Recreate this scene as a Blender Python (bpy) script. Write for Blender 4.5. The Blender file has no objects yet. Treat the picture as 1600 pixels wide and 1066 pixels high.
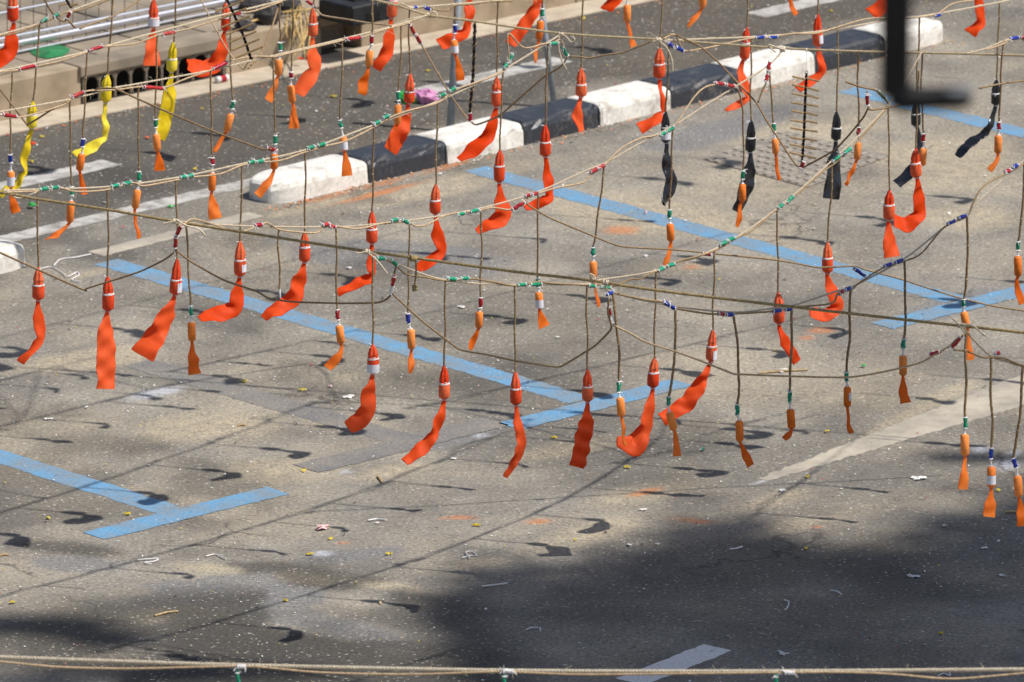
import bpy, math, random
import numpy as np
from mathutils import Vector, Matrix
random.seed(7); RNG = np.random.default_rng(11)
scene = bpy.context.scene
COL = scene.collection
R = math.radians

# ------------------------------------------------------------------ camera, sky, sun, exposure
CAM_H, PITCH, FPX = 10.8, R(15.3), 14080.0
cam_d = bpy.data.cameras.new('camera'); cam = bpy.data.objects.new('camera', cam_d); COL.objects.link(cam)
cam.location = (0, 0, CAM_H); cam.rotation_euler = (R(90) - PITCH, 0, 0)
cam_d.sensor_width = 36; cam_d.lens = FPX / 1600 * 36; cam_d.clip_start = 0.5; cam_d.clip_end = 2000
cam_d.dof.use_dof = True; cam_d.dof.focus_distance = 36.0; cam_d.dof.aperture_fstop = 8.0
scene.camera = cam
SUN_EL, SUN_AZ = R(57), R(-16)                      # azimuth from +x, negative = towards the camera
SUN = Vector((math.cos(SUN_AZ) * math.cos(SUN_EL), math.sin(SUN_AZ) * math.cos(SUN_EL), math.sin(SUN_EL)))
w = bpy.data.worlds.new('World'); scene.world = w; w.use_nodes = True
nt = w.node_tree; sky = nt.nodes.new('ShaderNodeTexSky'); sky.sky_type = 'NISHITA'; sky.sun_disc = False
sky.sun_elevation = SUN_EL; sky.sun_rotation = R(106); sky.dust_density = 1.5
nt.nodes['Background'].inputs['Strength'].default_value = 0.092
nt.links.new(sky.outputs[0], nt.nodes['Background'].inputs['Color'])
sd = bpy.data.lights.new('sun', 'SUN'); sd.energy = 4.7; sd.angle = R(0.9); sd.color = (1.0, 0.955, 0.89)
so = bpy.data.objects.new('sun', sd); COL.objects.link(so); so.rotation_euler = (-SUN).to_track_quat('-Z', 'Y').to_euler()
so.location = (30, -5, 40)
vs = scene.view_settings; vs.view_transform = 'Standard'; vs.look = 'None'; vs.gamma = 1; vs.exposure = 0.0; vs.use_curve_mapping = False

# ------------------------------------------------------------------ helpers
CP, SP = math.cos(PITCH), math.sin(PITCH)
CAM = Vector((0, 0, CAM_H))
def ray(px, py):
    a, b = (px - 800) / FPX, (533 - py) / FPX
    return Vector((a, CP + b * SP, -SP + b * CP))
def at_z(px, py, z=0.0):
    r = ray(px, py); return CAM + r * ((z - CAM_H) / r.z)
def at_y(px, py, Y):
    r = ray(px, py); return CAM + r * (Y / r.y)
def at_plane(px, py, A, B):
    n = Vector((-(B.y - A.y), B.x - A.x, 0)); r = ray(px, py)
    return CAM + r * (n.dot(A - CAM) / n.dot(r))
def mpp(P):                                          # metres per photo pixel at a point
    return (P.y * CP - (P.z - CAM_H) * SP) / FPX
def to_px(X, Y, Z=0.0):
    d = Y * CP - (Z - CAM_H) * SP; u = Y * SP + (Z - CAM_H) * CP
    return 800 + FPX * X / d, 533 - FPX * u / d

def tag(o, label=None, cat=None, group=None, kind=None):
    if label: o['label'] = label
    if cat: o['category'] = cat
    if group: o['group'] = group
    if kind: o['kind'] = kind
    return o
def empty(name, loc):
    o = bpy.data.objects.new(name, None); COL.objects.link(o); o.location = loc
    o.empty_display_size = 0.05
    return o
class MB:
    def __init__(s): s.v, s.f, s.m = [], [], []
    def add(s, vs, fs, m=0):
        k = len(s.v); s.v += [tuple(p) for p in vs]; s.f += [tuple(i + k for i in f) for f in fs]; s.m += [m] * len(fs)
    def build(s, name, mats, parent=None, smooth=False, origin=None):
        if not isinstance(mats, (list, tuple)): mats = [mats]
        L = Vector(parent.location) if (parent and origin is None) else Vector(origin or (0, 0, 0))
        me = bpy.data.meshes.new(name)
        me.from_pydata([(p[0] - L.x, p[1] - L.y, p[2] - L.z) for p in s.v], [], s.f)
        for m in mats: me.materials.append(m)
        if len(mats) > 1: me.polygons.foreach_set('material_index', s.m)
        if smooth: me.polygons.foreach_set('use_smooth', [True] * len(me.polygons))
        me.update()
        o = bpy.data.objects.new(name, me); COL.objects.link(o)
        if parent: o.parent = parent
        else: o.location = L
        return o
def catmull(P, n=6, tens=0.5):
    P = [Vector(p) for p in P]
    if len(P) < 3: return [P[0].lerp(P[-1], i / n) for i in range(n + 1)]
    Q = [P[0] * 2 - P[1]] + P + [P[-1] * 2 - P[-2]]; out = []
    for i in range(1, len(Q) - 2):
        a, b, c, d = Q[i - 1:i + 3]
        for k in range(n):
            t = k / n; t2, t3 = t * t, t * t * t
            m1, m2 = (c - a) * tens, (d - b) * tens
            out.append(b * (2 * t3 - 3 * t2 + 1) + m1 * (t3 - 2 * t2 + t) + c * (-2 * t3 + 3 * t2) + m2 * (t3 - t2))
    out.append(P[-1]); return out
def resample(P, step):
    P = [Vector(p) for p in P]; out = [P[0]]; acc = 0.0
    for a, b in zip(P, P[1:]):
        L = (b - a).length
        if L < 1e-9: continue
        d = step - acc
        while d <= L: out.append(a.lerp(b, d / L)); d += step
        acc = L - (d - step)
    if (out[-1] - P[-1]).length > step * 0.2: out.append(P[-1])
    return out
def tangents(P):
    n = len(P); return [(P[min(i + 1, n - 1)] - P[max(i - 1, 0)]).normalized() for i in range(n)]
def frames(P, ref=Vector((0, -1, 0))):
    T = tangents(P); N = ref - T[0] * ref.dot(T[0])
    if N.length < 1e-3: N = Vector((1, 0, 0)) - T[0] * T[0].x
    N.normalize(); out = []
    for t in T:
        N = N - t * N.dot(t); N.normalize(); out.append((t, N, t.cross(N)))
    return out
def sweep(mb, P, rad, sides=6, m=0, cap=True, pleat=0.0, jit=0.0):
    if not hasattr(rad, '__len__'): rad = [rad] * len(P)
    vs, fs = [], []
    for p, r, (t, n, b) in zip(P, rad, frames(P)):
        for k in range(sides):
            a = 2 * math.pi * k / sides
            q = r * (1 + (pleat if k % 2 else -pleat)) * (1 + random.uniform(-jit, jit))
            vs.append(p + n * (q * math.cos(a)) + b * (q * math.sin(a)))
    for i in range(len(P) - 1):
        for k in range(sides):
            k2 = (k + 1) % sides
            fs.append((i * sides + k, i * sides + k2, (i + 1) * sides + k2, (i + 1) * sides + k))
    if cap:
        fs.append(tuple(range(sides))[::-1]); fs.append(tuple((len(P) - 1) * sides + k for k in range(sides)))
    mb.add(vs, fs, m)
def strands(mb, P, r, n=2, pitch=0.03, sides=5, m=0, step=None):
    P = resample(P, step or pitch / 6); Fm = frames(P); ph = random.random() * 6
    for s in range(n):
        Q = []
        for i, (p, (t, a, b)) in enumerate(zip(P, Fm)):
            q = 2 * math.pi * (i * (step or pitch / 6) / pitch + s / n) + ph
            Q.append(p + a * (0.5 * r * math.cos(q)) + b * (0.5 * r * math.sin(q)))
        sweep(mb, Q, r * 0.58, sides, m)
def torus(mb, c, axis, R0, r, m=0, seg=12, sides=5, e=1.0):
    axis = axis.normalized(); u = axis.orthogonal().normalized(); v = axis.cross(u); vs, fs = [], []
    for i in range(seg):
        a = 2 * math.pi * i / seg; d = u * math.cos(a) + v * math.sin(a)
        for k in range(sides):
            b = 2 * math.pi * k / sides
            vs.append(c + d * (R0 + r * math.cos(b)) + axis * (r * math.sin(b) * e))
    for i in range(seg):
        for k in range(sides):
            i2, k2 = (i + 1) % seg, (k + 1) % sides
            fs.append((i * sides + k, i2 * sides + k, i2 * sides + k2, i * sides + k2))
    mb.add(vs, fs, m)
def hull_strip(mb, P, W, m=0):                        # flat ribbon between two rails
    vs = [p for pr in zip(P, W) for p in pr]; mb.add(vs, [(2 * i, 2 * i + 1, 2 * i + 3, 2 * i + 2) for i in range(len(P) - 1)], m)
def box(mb, c, ux, uy, uz, m=0):
    vs = [c + ux * a + uy * b + uz * d for a in (-1, 1) for b in (-1, 1) for d in (-1, 1)]
    mb.add(vs, [(0, 1, 3, 2), (4, 6, 7, 5), (0, 4, 5, 1), (2, 3, 7, 6), (0, 2, 6, 4), (1, 5, 7, 3)], m)
def blob(mb, c, rx, ry, rz, m=0, jit=0.15, n=7, k=10):
    vs, fs = [], []
    for i in range(n + 1):
        th = math.pi * i / n
        for j in range(k):
            ph = 2 * math.pi * j / k; q = 1 + random.uniform(-jit, jit)
            vs.append(c + Vector((rx * math.sin(th) * math.cos(ph), ry * math.sin(th) * math.sin(ph), rz * math.cos(th))) * q)
    for i in range(n):
        for j in range(k):
            j2 = (j + 1) % k; fs.append((i * k + j, (i + 1) * k + j, (i + 1) * k + j2, i * k + j2))
    mb.add(vs, fs, m)

# ------------------------------------------------------------------ materials
def mat(name, col, rough=0.7, var=0.18, scale=30.0, trans=0.0, bump=0.0, metal=0.0, spec=0.3, col2=None, detail=3):
    m = bpy.data.materials.new(name); m.use_nodes = True; n = m.node_tree.nodes; l = m.node_tree.links
    b = n['Principled BSDF']; b.inputs['Roughness'].default_value = rough; b.inputs['Metallic'].default_value = metal
    b.inputs['Specular IOR Level'].default_value = spec
    tc = n.new('ShaderNodeTexCoord'); no = n.new('ShaderNodeTexNoise'); no.inputs['Scale'].default_value = scale; no.inputs['Detail'].default_value = detail
    l.new(tc.outputs['Object'], no.inputs['Vector'])
    rp = n.new('ShaderNodeValToRGB'); rp.color_ramp.elements[0].position = 0.32; rp.color_ramp.elements[1].position = 0.68
    c2 = col2 or tuple(min(1, c * (1 + var)) for c in col); c1 = tuple(c * (1 - var) for c in col) if not col2 else col
    rp.color_ramp.elements[0].color = (*c1, 1); rp.color_ramp.elements[1].color = (*c2, 1)
    l.new(no.outputs['Fac'], rp.inputs['Fac']); l.new(rp.outputs['Color'], b.inputs['Base Color'])
    if name.split('_')[0] in ('red', 'orange', 'ochre', 'yellow', 'green', 'brown', 'blue', 'jute'):
        oi = n.new('ShaderNodeObjectInfo'); hs = n.new('ShaderNodeHueSaturation')
        for sock, lo, hi in (('Hue', .495, .507), ('Value', .91, 1.06), ('Saturation', 1.02, .96)):
            mr = n.new('ShaderNodeMapRange'); mr.inputs['To Min'].default_value = lo; mr.inputs['To Max'].default_value = hi
            l.new(oi.outputs['Random'], mr.inputs['Value']); l.new(mr.outputs[0], hs.inputs[sock])
        l.new(rp.outputs['Color'], hs.inputs['Color']); l.new(hs.outputs['Color'], b.inputs['Base Color']); out_c = hs.outputs['Color']
    else: out_c = rp.outputs['Color']
    if bump:
        bp = n.new('ShaderNodeBump'); bp.inputs['Strength'].default_value = bump; bp.inputs['Distance'].default_value = 0.004
        l.new(no.outputs['Fac'], bp.inputs['Height']); l.new(bp.outputs[0], b.inputs['Normal'])
    if trans:
        t = n.new('ShaderNodeBsdfTranslucent'); l.new(out_c, t.inputs['Color'])
        mx = n.new('ShaderNodeMixShader'); mx.inputs[0].default_value = trans
        l.new(b.outputs[0], mx.inputs[1]); l.new(t.outputs[0], mx.inputs[2]); l.new(mx.outputs[0], n['Material Output'].inputs['Surface'])
    return m
M = {}
M['red'] = mat('red_orange_paper', (0.80, 0.088, 0.022), 0.55, 0.13, 60, 0.0, 0.25)
M['red_tail'] = mat('red_orange_crepe', (0.95, 0.122, 0.014), 0.6, 0.06, 25, 0.50, 0.35)
M['orange'] = mat('orange_paper', (0.90, 0.225, 0.03), 0.6, 0.13, 60, 0.0, 0.2)
M['orange_tail'] = mat('orange_crepe', (0.95, 0.26, 0.025), 0.6, 0.08, 25, 0.55, 0.3)
M['ochre'] = mat('ochre_paper', (0.60, 0.155, 0.012), 0.6, 0.13, 60, 0.0, 0.2)
M['ochre_tail'] = mat('ochre_crepe', (0.66, 0.19, 0.016), 0.55, 0.12, 45, 0.3, 0.3)
M['yellow'] = mat('yellow_paper', (0.82, 0.62, 0.02), 0.55, 0.10, 50, 0.0, 0.2)
M['yellow_tail'] = mat('yellow_crepe', (0.86, 0.68, 0.03), 0.5, 0.10, 50, 0.3, 0.3)
M['black'] = mat('black_plastic_wrap', (0.014, 0.015, 0.019), 0.32, 0.3, 50, 0.0, 0.4, spec=0.5)
M['black_tail'] = mat('black_film', (0.010, 0.011, 0.014), 0.22, 0.3, 40, 0.0, 0.5, spec=0.6)
M['cord'] = mat('brown_fuse', (0.29, 0.19, 0.098), 0.8, 0.35, 140, bump=0.3)
M['cord_pale'] = mat('pale_fuse', (0.50, 0.36, 0.22), 0.8, 0.3, 120, bump=0.3)
M['white'] = mat('white_thread', (0.78, 0.76, 0.74), 0.7, 0.06, 80)
M['label'] = mat('white_paper_label', (0.76, 0.75, 0.80), 0.6, 0.05, 60)
M['twine'] = mat('jute_twine', (0.66, 0.55, 0.40), 0.9, 0.22, 160, bump=0.4)
M['twine_grey'] = mat('greyed_twine', (0.52, 0.45, 0.34), 0.9, 0.25, 160, bump=0.4)
M['rope_dark'] = mat('weathered_rope', (0.38, 0.275, 0.13), 0.9, 0.35, 90, bump=0.5)
M['rope_pale'] = mat('pale_hemp_rope', (0.56, 0.44, 0.26), 0.9, 0.25, 120, bump=0.5)
M['green'] = mat('green_tape', (0.02, 0.30, 0.165), 0.4, 0.35, 120)
M['redtape'] = mat('red_tape', (0.42, 0.018, 0.03), 0.4, 0.35, 120)
M['blue'] = mat('blue_tape', (0.018, 0.04, 0.33), 0.4, 0.4, 120)
M['black_cord'] = mat('black_cord', (0.018, 0.012, 0.012), 0.7, 0.3, 100)
M['stick'] = mat('tan_paper_stick', (0.34, 0.22, 0.10), 0.7, 0.25, 90)
M['steel'] = mat('bright_steel', (0.70, 0.71, 0.76), 0.30, 0.06, 25, metal=0.85)
M['galv'] = mat('galvanised_post', (0.30, 0.33, 0.36), 0.5, 0.12, 40, metal=0.3)
M['wire'] = mat('dark_wire', (0.12, 0.10, 0.08), 0.7, 0.2, 50)
M['iron'] = mat('dusty_iron', (0.20, 0.165, 0.125), 0.8, 0.25, 60, bump=0.3)
M['void'] = mat('drain_soot', (0.012, 0.011, 0.010), 0.9, 0.3, 20)  # near-black colour stands in for the shade inside openings
M['concrete'] = mat('tan_concrete', (0.28, 0.215, 0.145), 0.9, 0.0, 7, bump=0.3, col2=(0.44, 0.35, 0.245), detail=8)
M['concrete_grey'] = mat('grey_pavement', (0.17, 0.145, 0.115), 0.9, 0.0, 3.5, bump=0.3, col2=(0.34, 0.275, 0.20), detail=9)
M['gutter'] = mat('gutter_concrete', (0.40, 0.33, 0.245), 0.9, 0.0, 9, bump=0.3, col2=(0.56, 0.48, 0.37), detail=8)
M['rubber'] = mat('black_rubber', (0.018, 0.019, 0.021), 0.55, 0.35, 12, bump=0.2, spec=0.4)
M['rock'] = mat('dark_rock', (0.06, 0.055, 0.055), 0.85, 0.5, 14, bump=0.4)
M['straw'] = mat('dry_straw', (0.52, 0.36, 0.14), 0.8, 0.3, 40)
M['lamp'] = mat('black_lamp_paint', (0.008, 0.008, 0.009), 0.5, 0.2, 20, spec=0.25)
M['lampglass'] = mat('frosted_grey_glass', (0.22, 0.225, 0.23), 0.4, 0.05, 20)
M['leaf'] = mat('tree_leaf', (0.045, 0.085, 0.02), 0.6, 0.3, 3, trans=0.2)
M['bark'] = mat('bark', (0.13, 0.09, 0.06), 0.9, 0.3, 12, bump=0.6)
M['pink'] = mat('pink_film', (0.74, 0.34, 0.58), 0.4, 0.2, 30, trans=0.25)
M['palepink'] = mat('pale_pink_wrapper', (0.78, 0.50, 0.50), 0.5, 0.15, 40)
M['leafyellow'] = mat('yellow_petal', (0.70, 0.53, 0.04), 0.6, 0.25, 60, trans=0.2)
M['limegreen'] = mat('green_film', (0.04, 0.52, 0.10), 0.4, 0.3, 30, trans=0.25)
M['greenbag'] = mat('dull_green_film', (0.035, 0.24, 0.085), 0.5, 0.3, 12, trans=0.2)
M['paper'] = mat('white_scrap', (0.74, 0.72, 0.69), 0.7, 0.08, 60)
M['twig'] = mat('tan_twig', (0.46, 0.33, 0.17), 0.8, 0.3, 50)
M['darkbit'] = mat('burnt_bit', (0.035, 0.030, 0.03), 0.8, 0.3, 50)

def paint(name, col, wear_lo, wear_hi, base=(0.215, 0.195, 0.17), scale=9.0, fine=90.0):
    m = bpy.data.materials.new(name); m.use_nodes = True; n = m.node_tree.nodes; l = m.node_tree.links
    b = n['Principled BSDF']; b.inputs['Roughness'].default_value = 0.85; b.inputs['Specular IOR Level'].default_value = 0.15
    tc = n.new('ShaderNodeTexCoord'); a = n.new('ShaderNodeTexNoise'); a.inputs['Scale'].default_value = scale; a.inputs['Detail'].default_value = 8; a.inputs['Roughness'].default_value = 0.65
    f = n.new('ShaderNodeTexNoise'); f.inputs['Scale'].default_value = fine; f.inputs['Detail'].default_value = 3
    l.new(tc.outputs['Object'], a.inputs['Vector']); l.new(tc.outputs['Object'], f.inputs['Vector'])
    ad = n.new('ShaderNodeMath'); ad.operation = 'MULTIPLY_ADD'; ad.inputs[1].default_value = 0.55
    l.new(f.outputs['Fac'], ad.inputs[0]); l.new(a.outputs['Fac'], ad.inputs[2])
    mr = n.new('ShaderNodeMapRange'); mr.inputs['From Min'].default_value = wear_lo; mr.inputs['From Max'].default_value = wear_hi
    l.new(ad.outputs[0], mr.inputs['Value'])
    mx = n.new('ShaderNodeMix'); mx.data_type = 'RGBA'; mx.inputs[6].default_value = (*col, 1); mx.inputs[7].default_value = (*base, 1)
    l.new(mr.outputs[0], mx.inputs[0]); 
    hv = n.new('ShaderNodeMix'); hv.data_type = 'RGBA'; hv.blend_type = 'MULTIPLY'; hv.inputs[0].default_value = 0.5
    rp = n.new('ShaderNodeValToRGB'); rp.color_ramp.elements[0].color = (0.55, 0.55, 0.55, 1); rp.color_ramp.elements[1].color = (1.3, 1.3, 1.3, 1)
    rp.color_ramp.elements[0].position = 0.3; rp.color_ramp.elements[1].position = 0.7
    l.new(f.outputs['Fac'], rp.inputs[0]); l.new(mx.outputs[2], hv.inputs[6]); l.new(rp.outputs[0], hv.inputs[7])
    l.new(hv.outputs[2], b.inputs['Base Color']); return m
M['bluepaint'] = paint('blue_line_paint', (0.130, 0.345, 0.57), 0.58, 1.04, (0.25, 0.235, 0.21), 6.0, 70.0)
M['whitepaint'] = paint('road_white_paint', (0.54, 0.52, 0.48), 0.70, 0.95, (0.20, 0.18, 0.16))
M['fadedwhite'] = paint('faded_white_paint', (0.55, 0.49, 0.39), 0.62, 1.00, (0.255, 0.232, 0.20), 4.0)
M['blackout'] = paint('old_painted_out_line', (0.165, 0.165, 0.17), 0.55, 0.92, (0.262, 0.238, 0.208), 4.0)
M['dashwhite'] = paint('fresh_white_dash', (0.76, 0.75, 0.72), 0.86, 1.02, (0.22, 0.20, 0.18), 12.0)
M['kerbwhite'] = paint('kerb_white_paint', (0.78, 0.75, 0.69), 0.78, 1.02, (0.36, 0.32, 0.27), 9.0, 45)
M['kerbblack'] = paint('kerb_black_paint', (0.034, 0.037, 0.046), 0.84, 1.14, (0.16, 0.145, 0.125), 8.0, 60)

b_ = M['kerbblack'].node_tree.nodes['Principled BSDF']; b_.inputs['Roughness'].default_value = 0.42; b_.inputs['Specular IOR Level'].default_value = 0.5

# ------------------------------------------------------------------ ground: asphalt with stains and some painted tree shade
def vnoise(X, Y, sc, seed=0, octv=4):
    out = np.zeros_like(X); amp, tot = 1.0, 0.0; r = np.random.default_rng(seed)
    for o in range(octv):
        tab = r.random((256, 256)); x, y = X * sc + 1000, Y * sc + 1000; xi, yi = np.floor(x).astype(int), np.floor(y).astype(int)
        fx, fy = x - xi, y - yi; fx, fy = fx * fx * (3 - 2 * fx), fy * fy * (3 - 2 * fy)
        g = lambda a, b: tab[a & 255, b & 255]
        out += amp * ((g(xi, yi) * (1 - fx) + g(xi + 1, yi) * fx) * (1 - fy) + (g(xi, yi + 1) * (1 - fx) + g(xi + 1, yi + 1) * fx) * fy)
        tot += amp; amp *= 0.55; sc *= 2.1
    return out / tot
def ground_material():
    m = bpy.data.materials.new('dusty_asphalt'); m.use_nodes = True; n = m.node_tree.nodes; l = m.node_tree.links
    b = n['Principled BSDF']; b.inputs['Roughness'].default_value = 0.92; b.inputs['Specular IOR Level'].default_value = 0.12
    tc = n.new('ShaderNodeTexCoord')
    def noise(s, d=3, rgh=0.55):
        x = n.new('ShaderNodeTexNoise'); x.inputs['Scale'].default_value = s; x.inputs['Detail'].default_value = d; x.inputs['Roughness'].default_value = rgh
        l.new(tc.outputs['Object'], x.inputs['Vector']); return x.outputs['Fac']
    def attr(a):
        x = n.new('ShaderNodeAttribute'); x.attribute_name = a; return x.outputs['Fac']
    def mix(f, a, c, blend='MIX'):
        x = n.new('ShaderNodeMix'); x.data_type = 'RGBA'; x.blend_type = blend
        for s, i in ((f, 0), (a, 6), (c, 7)):
            if isinstance(s, tuple): x.inputs[i].default_value = (*s, 1)
            elif isinstance(s, float): x.inputs[i].default_value = s
            else: l.new(s, x.inputs[i])
        return x.outputs[2]
    def ramp(f, lo, hi, c1, c2):
        x = n.new('ShaderNodeValToRGB'); x.color_ramp.elements[0].position = lo; x.color_ramp.elements[1].position = hi
        x.color_ramp.elements[0].color = (*c1, 1); x.color_ramp.elements[1].color = (*c2, 1); l.new(f, x.inputs[0]); return x.outputs[0]
    def mul(a, bb):
        x = n.new('ShaderNodeMath'); x.operation = 'MULTIPLY'; x.use_clamp = True
        for s, i in ((a, 0), (bb, 1)):
            if isinstance(s, float): x.inputs[i].default_value = s
            else: l.new(s, x.inputs[i])
        return x.outputs[0]
    c = ramp(noise(1.6, 9, 0.66), 0.32, 0.68, (0.168, 0.153, 0.135), (0.330, 0.300, 0.257))
    brk = ramp(noise(14, 8, 0.7), 0.30, 0.62, (0.25, 0.25, 0.25), (1, 1, 1))
    c = mix(mul(attr('road'), 0.92), c, (0.078, 0.069, 0.060))
    c = mix(mul(mul(attr('dust'), brk), 1.15), c, (0.46, 0.385, 0.275))
    c = mix(mul(attr('cool'), 0.8), c, (0.205, 0.200, 0.200))
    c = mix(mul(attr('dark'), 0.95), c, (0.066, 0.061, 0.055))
    c = mix(mul(mul(attr('orange'), brk), 0.75), c, (0.62, 0.20, 0.05))
    c = mix(mul(attr('pale'), 0.8), c, (0.56, 0.58, 0.64))
    g1 = ramp(noise(58, 6, 0.75), 0.32, 0.68, (0.46, 0.50, 0.51), (1.50, 1.48, 1.45)); c = mix(0.90, c, g1, 'MULTIPLY')
    v = n.new('ShaderNodeTexVoronoi'); v.inputs['Scale'].default_value = 95; l.new(tc.outputs['Object'], v.inputs['Vector'])
    sp = ramp(v.outputs['Color'], 0.86, 0.90, (0, 0, 0), (1, 1, 1)); c = mix(mul(sp, 0.45), c, (0.62, 0.57, 0.48))
    sp2 = ramp(v.outputs['Color'], 0.08, 0.14, (1, 1, 1), (0, 0, 0)); c = mix(mul(sp2, 0.55), c, (0.06, 0.055, 0.05))
    vd = n.new('ShaderNodeVectorMath'); vd.operation = 'ADD'; ns = n.new('ShaderNodeTexNoise'); ns.inputs['Scale'].default_value = 2.5; ns.inputs['Detail'].default_value = 6
    l.new(tc.outputs['Object'], ns.inputs['Vector']); l.new(tc.outputs['Object'], vd.inputs[0]); l.new(ns.outputs['Color'], vd.inputs[1])
    vc = n.new('ShaderNodeTexVoronoi'); vc.feature = 'DISTANCE_TO_EDGE'; vc.inputs['Scale'].default_value = 0.55; l.new(vd.outputs[0], vc.inputs['Vector'])
    crk = ramp(vc.outputs['Distance'], 0.003, 0.010, (1, 1, 1), (0, 0, 0)); cm = ramp(noise(0.9, 3), 0.52, 0.60, (0, 0, 0), (1, 1, 1)); c = mix(mul(mul(crk, cm), 0.6), c, (0.06, 0.055, 0.05))
    l.new(c, b.inputs['Base Color'])
    bp = n.new('ShaderNodeBump'); bp.inputs['Strength'].default_value = 0.45; bp.inputs['Distance'].default_value = 0.006
    l.new(noise(110, 4, 0.7), bp.inputs['Height']); l.new(bp.outputs[0], b.inputs['Normal'])
    return m
M['ground'] = ground_material()
gx = np.linspace(-4.2, 4.8, 301); gy = np.linspace(31.5, 49.5, 541)
XX, YY = np.meshgrid(gx, gy); shp = XX.shape
PX, PY = to_px(XX, YY)
def ell(cx, cy, rx, ry, ang=0.0, soft=0.6):
    a = math.radians(ang); dx, dy = PX - cx, (PY - cy)
    u = dx * math.cos(a) + dy * math.sin(a); v = -dx * math.sin(a) + dy * math.cos(a)
    wob = (vnoise(XX, YY, 2.2, int(cx) + 3) - 0.5) * 1.3
    d = np.sqrt((u / rx) ** 2 + (v / ry) ** 2) + wob
    return np.clip((1 - d) / soft, 0, 1)
n1 = vnoise(XX, YY, 0.9, 1); n2 = vnoise(XX, YY, 2.6, 2)
dust = np.clip((n1 - 0.50) * 2.6, 0, 0.75) * 0.55 + np.clip((n2 - 0.52) * 3, 0, 0.6) * 0.45
for e in [(150, 560, 150, 20, -8), (330, 665, 160, 38, -8), (560, 660, 110, 22, 5), (620, 735, 90, 16, -8), (430, 735, 120, 26, 0), (760, 880, 70, 14, -5),
          (940, 830, 130, 26, -12), (1010, 770, 120, 20, -10), (1180, 790, 130, 20, -14), (900, 700, 130, 18, -10), (1230, 240, 200, 60, -12), (1100, 350, 260, 45, 10),
          (900, 330, 120, 30, 10), (1450, 250, 200, 60, 5), (700, 290, 180, 20, -14), (500, 320, 120, 10, -13), (150, 425, 110, 12, -12), (1080, 420, 90, 18, 0), (1500, 340, 120, 25, 0),
          (340, 890, 90, 12, 5), (260, 960, 120, 14, -5), (480, 905, 60, 10, 5), (600, 915, 120, 9, 8), (1420, 650, 160, 18, -28), (1250, 820, 140, 14, -14)]:
    dust = np.maximum(dust, ell(*e) * 0.8)
road_line = (PY - (373 - 0.228 * PX))                   # beyond the white edge line the carriageway is darker
kerb_line = 429 - 0.246 * PX
road = np.clip((kerb_line - 40 - PY) / 30 + (n2 - 0.5) * 1.5, 0, 1) * (0.75 + 0.5 * (n1 - 0.3))
dust *= 1.0
dust *= (1 - 0.85 * np.clip(road, 0, 1))
cool = np.zeros(shp)
for e in [(350, 930, 130, 18, 6), (450, 925, 60, 26, 8), (560, 985, 90, 13, 12), (110, 880, 90, 14, 2), (560, 865, 90, 12, -5), (1120, 205, 120, 22, -14), (620, 400, 250, 30, 5), (1480, 480, 110, 20, -15), (700, 690, 120, 12, -14)]:
    cool = np.maximum(cool, ell(*e, 0.25))
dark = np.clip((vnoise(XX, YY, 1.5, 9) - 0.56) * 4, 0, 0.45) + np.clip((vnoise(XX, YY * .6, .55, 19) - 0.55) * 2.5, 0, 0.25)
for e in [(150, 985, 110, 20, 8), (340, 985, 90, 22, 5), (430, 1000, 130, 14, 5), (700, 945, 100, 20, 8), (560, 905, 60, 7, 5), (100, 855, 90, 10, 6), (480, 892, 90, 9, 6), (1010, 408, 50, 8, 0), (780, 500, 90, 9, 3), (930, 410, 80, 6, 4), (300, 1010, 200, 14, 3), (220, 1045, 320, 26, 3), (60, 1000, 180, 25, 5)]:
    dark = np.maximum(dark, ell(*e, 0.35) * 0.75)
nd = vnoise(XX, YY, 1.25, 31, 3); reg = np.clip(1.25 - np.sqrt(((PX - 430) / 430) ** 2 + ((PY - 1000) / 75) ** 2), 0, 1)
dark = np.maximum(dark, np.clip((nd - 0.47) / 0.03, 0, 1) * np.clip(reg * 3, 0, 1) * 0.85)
dark = np.maximum(dark, np.maximum(ell(1330, 640, 150, 22, -28), ell(1500, 722, 150, 14, -14)) * 0.45)  # partial tree shade beside the cream band, painted into the ground
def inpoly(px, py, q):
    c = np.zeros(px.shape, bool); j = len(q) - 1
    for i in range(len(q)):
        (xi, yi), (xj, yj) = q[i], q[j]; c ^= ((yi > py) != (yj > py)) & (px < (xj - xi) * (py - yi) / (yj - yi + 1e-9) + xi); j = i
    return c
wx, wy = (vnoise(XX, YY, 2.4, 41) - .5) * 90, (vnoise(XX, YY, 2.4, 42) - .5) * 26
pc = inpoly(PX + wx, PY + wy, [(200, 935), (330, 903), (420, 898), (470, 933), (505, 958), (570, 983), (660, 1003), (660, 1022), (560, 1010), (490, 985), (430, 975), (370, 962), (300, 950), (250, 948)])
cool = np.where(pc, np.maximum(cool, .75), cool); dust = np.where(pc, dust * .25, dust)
for q_, v_ in (([(245, 940), (330, 955), (420, 982), (520, 1000), (620, 1026), (760, 1040), (900, 1090), (150, 1090), (290, 1020), (280, 975)], .95), ([(350, 878), (450, 882), (545, 903), (570, 920), (500, 930), (400, 905)], .8), ([(560, 965), (650, 940), (730, 925), (790, 1000), (800, 1090), (300, 1090), (420, 1045), (480, 1000), (600, 1020), (655, 1012), (640, 990)], .62)):  # first two are damp stains, the last paints in tree shade
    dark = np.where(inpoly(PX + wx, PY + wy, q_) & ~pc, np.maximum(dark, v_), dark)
orange = np.zeros(shp)
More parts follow.
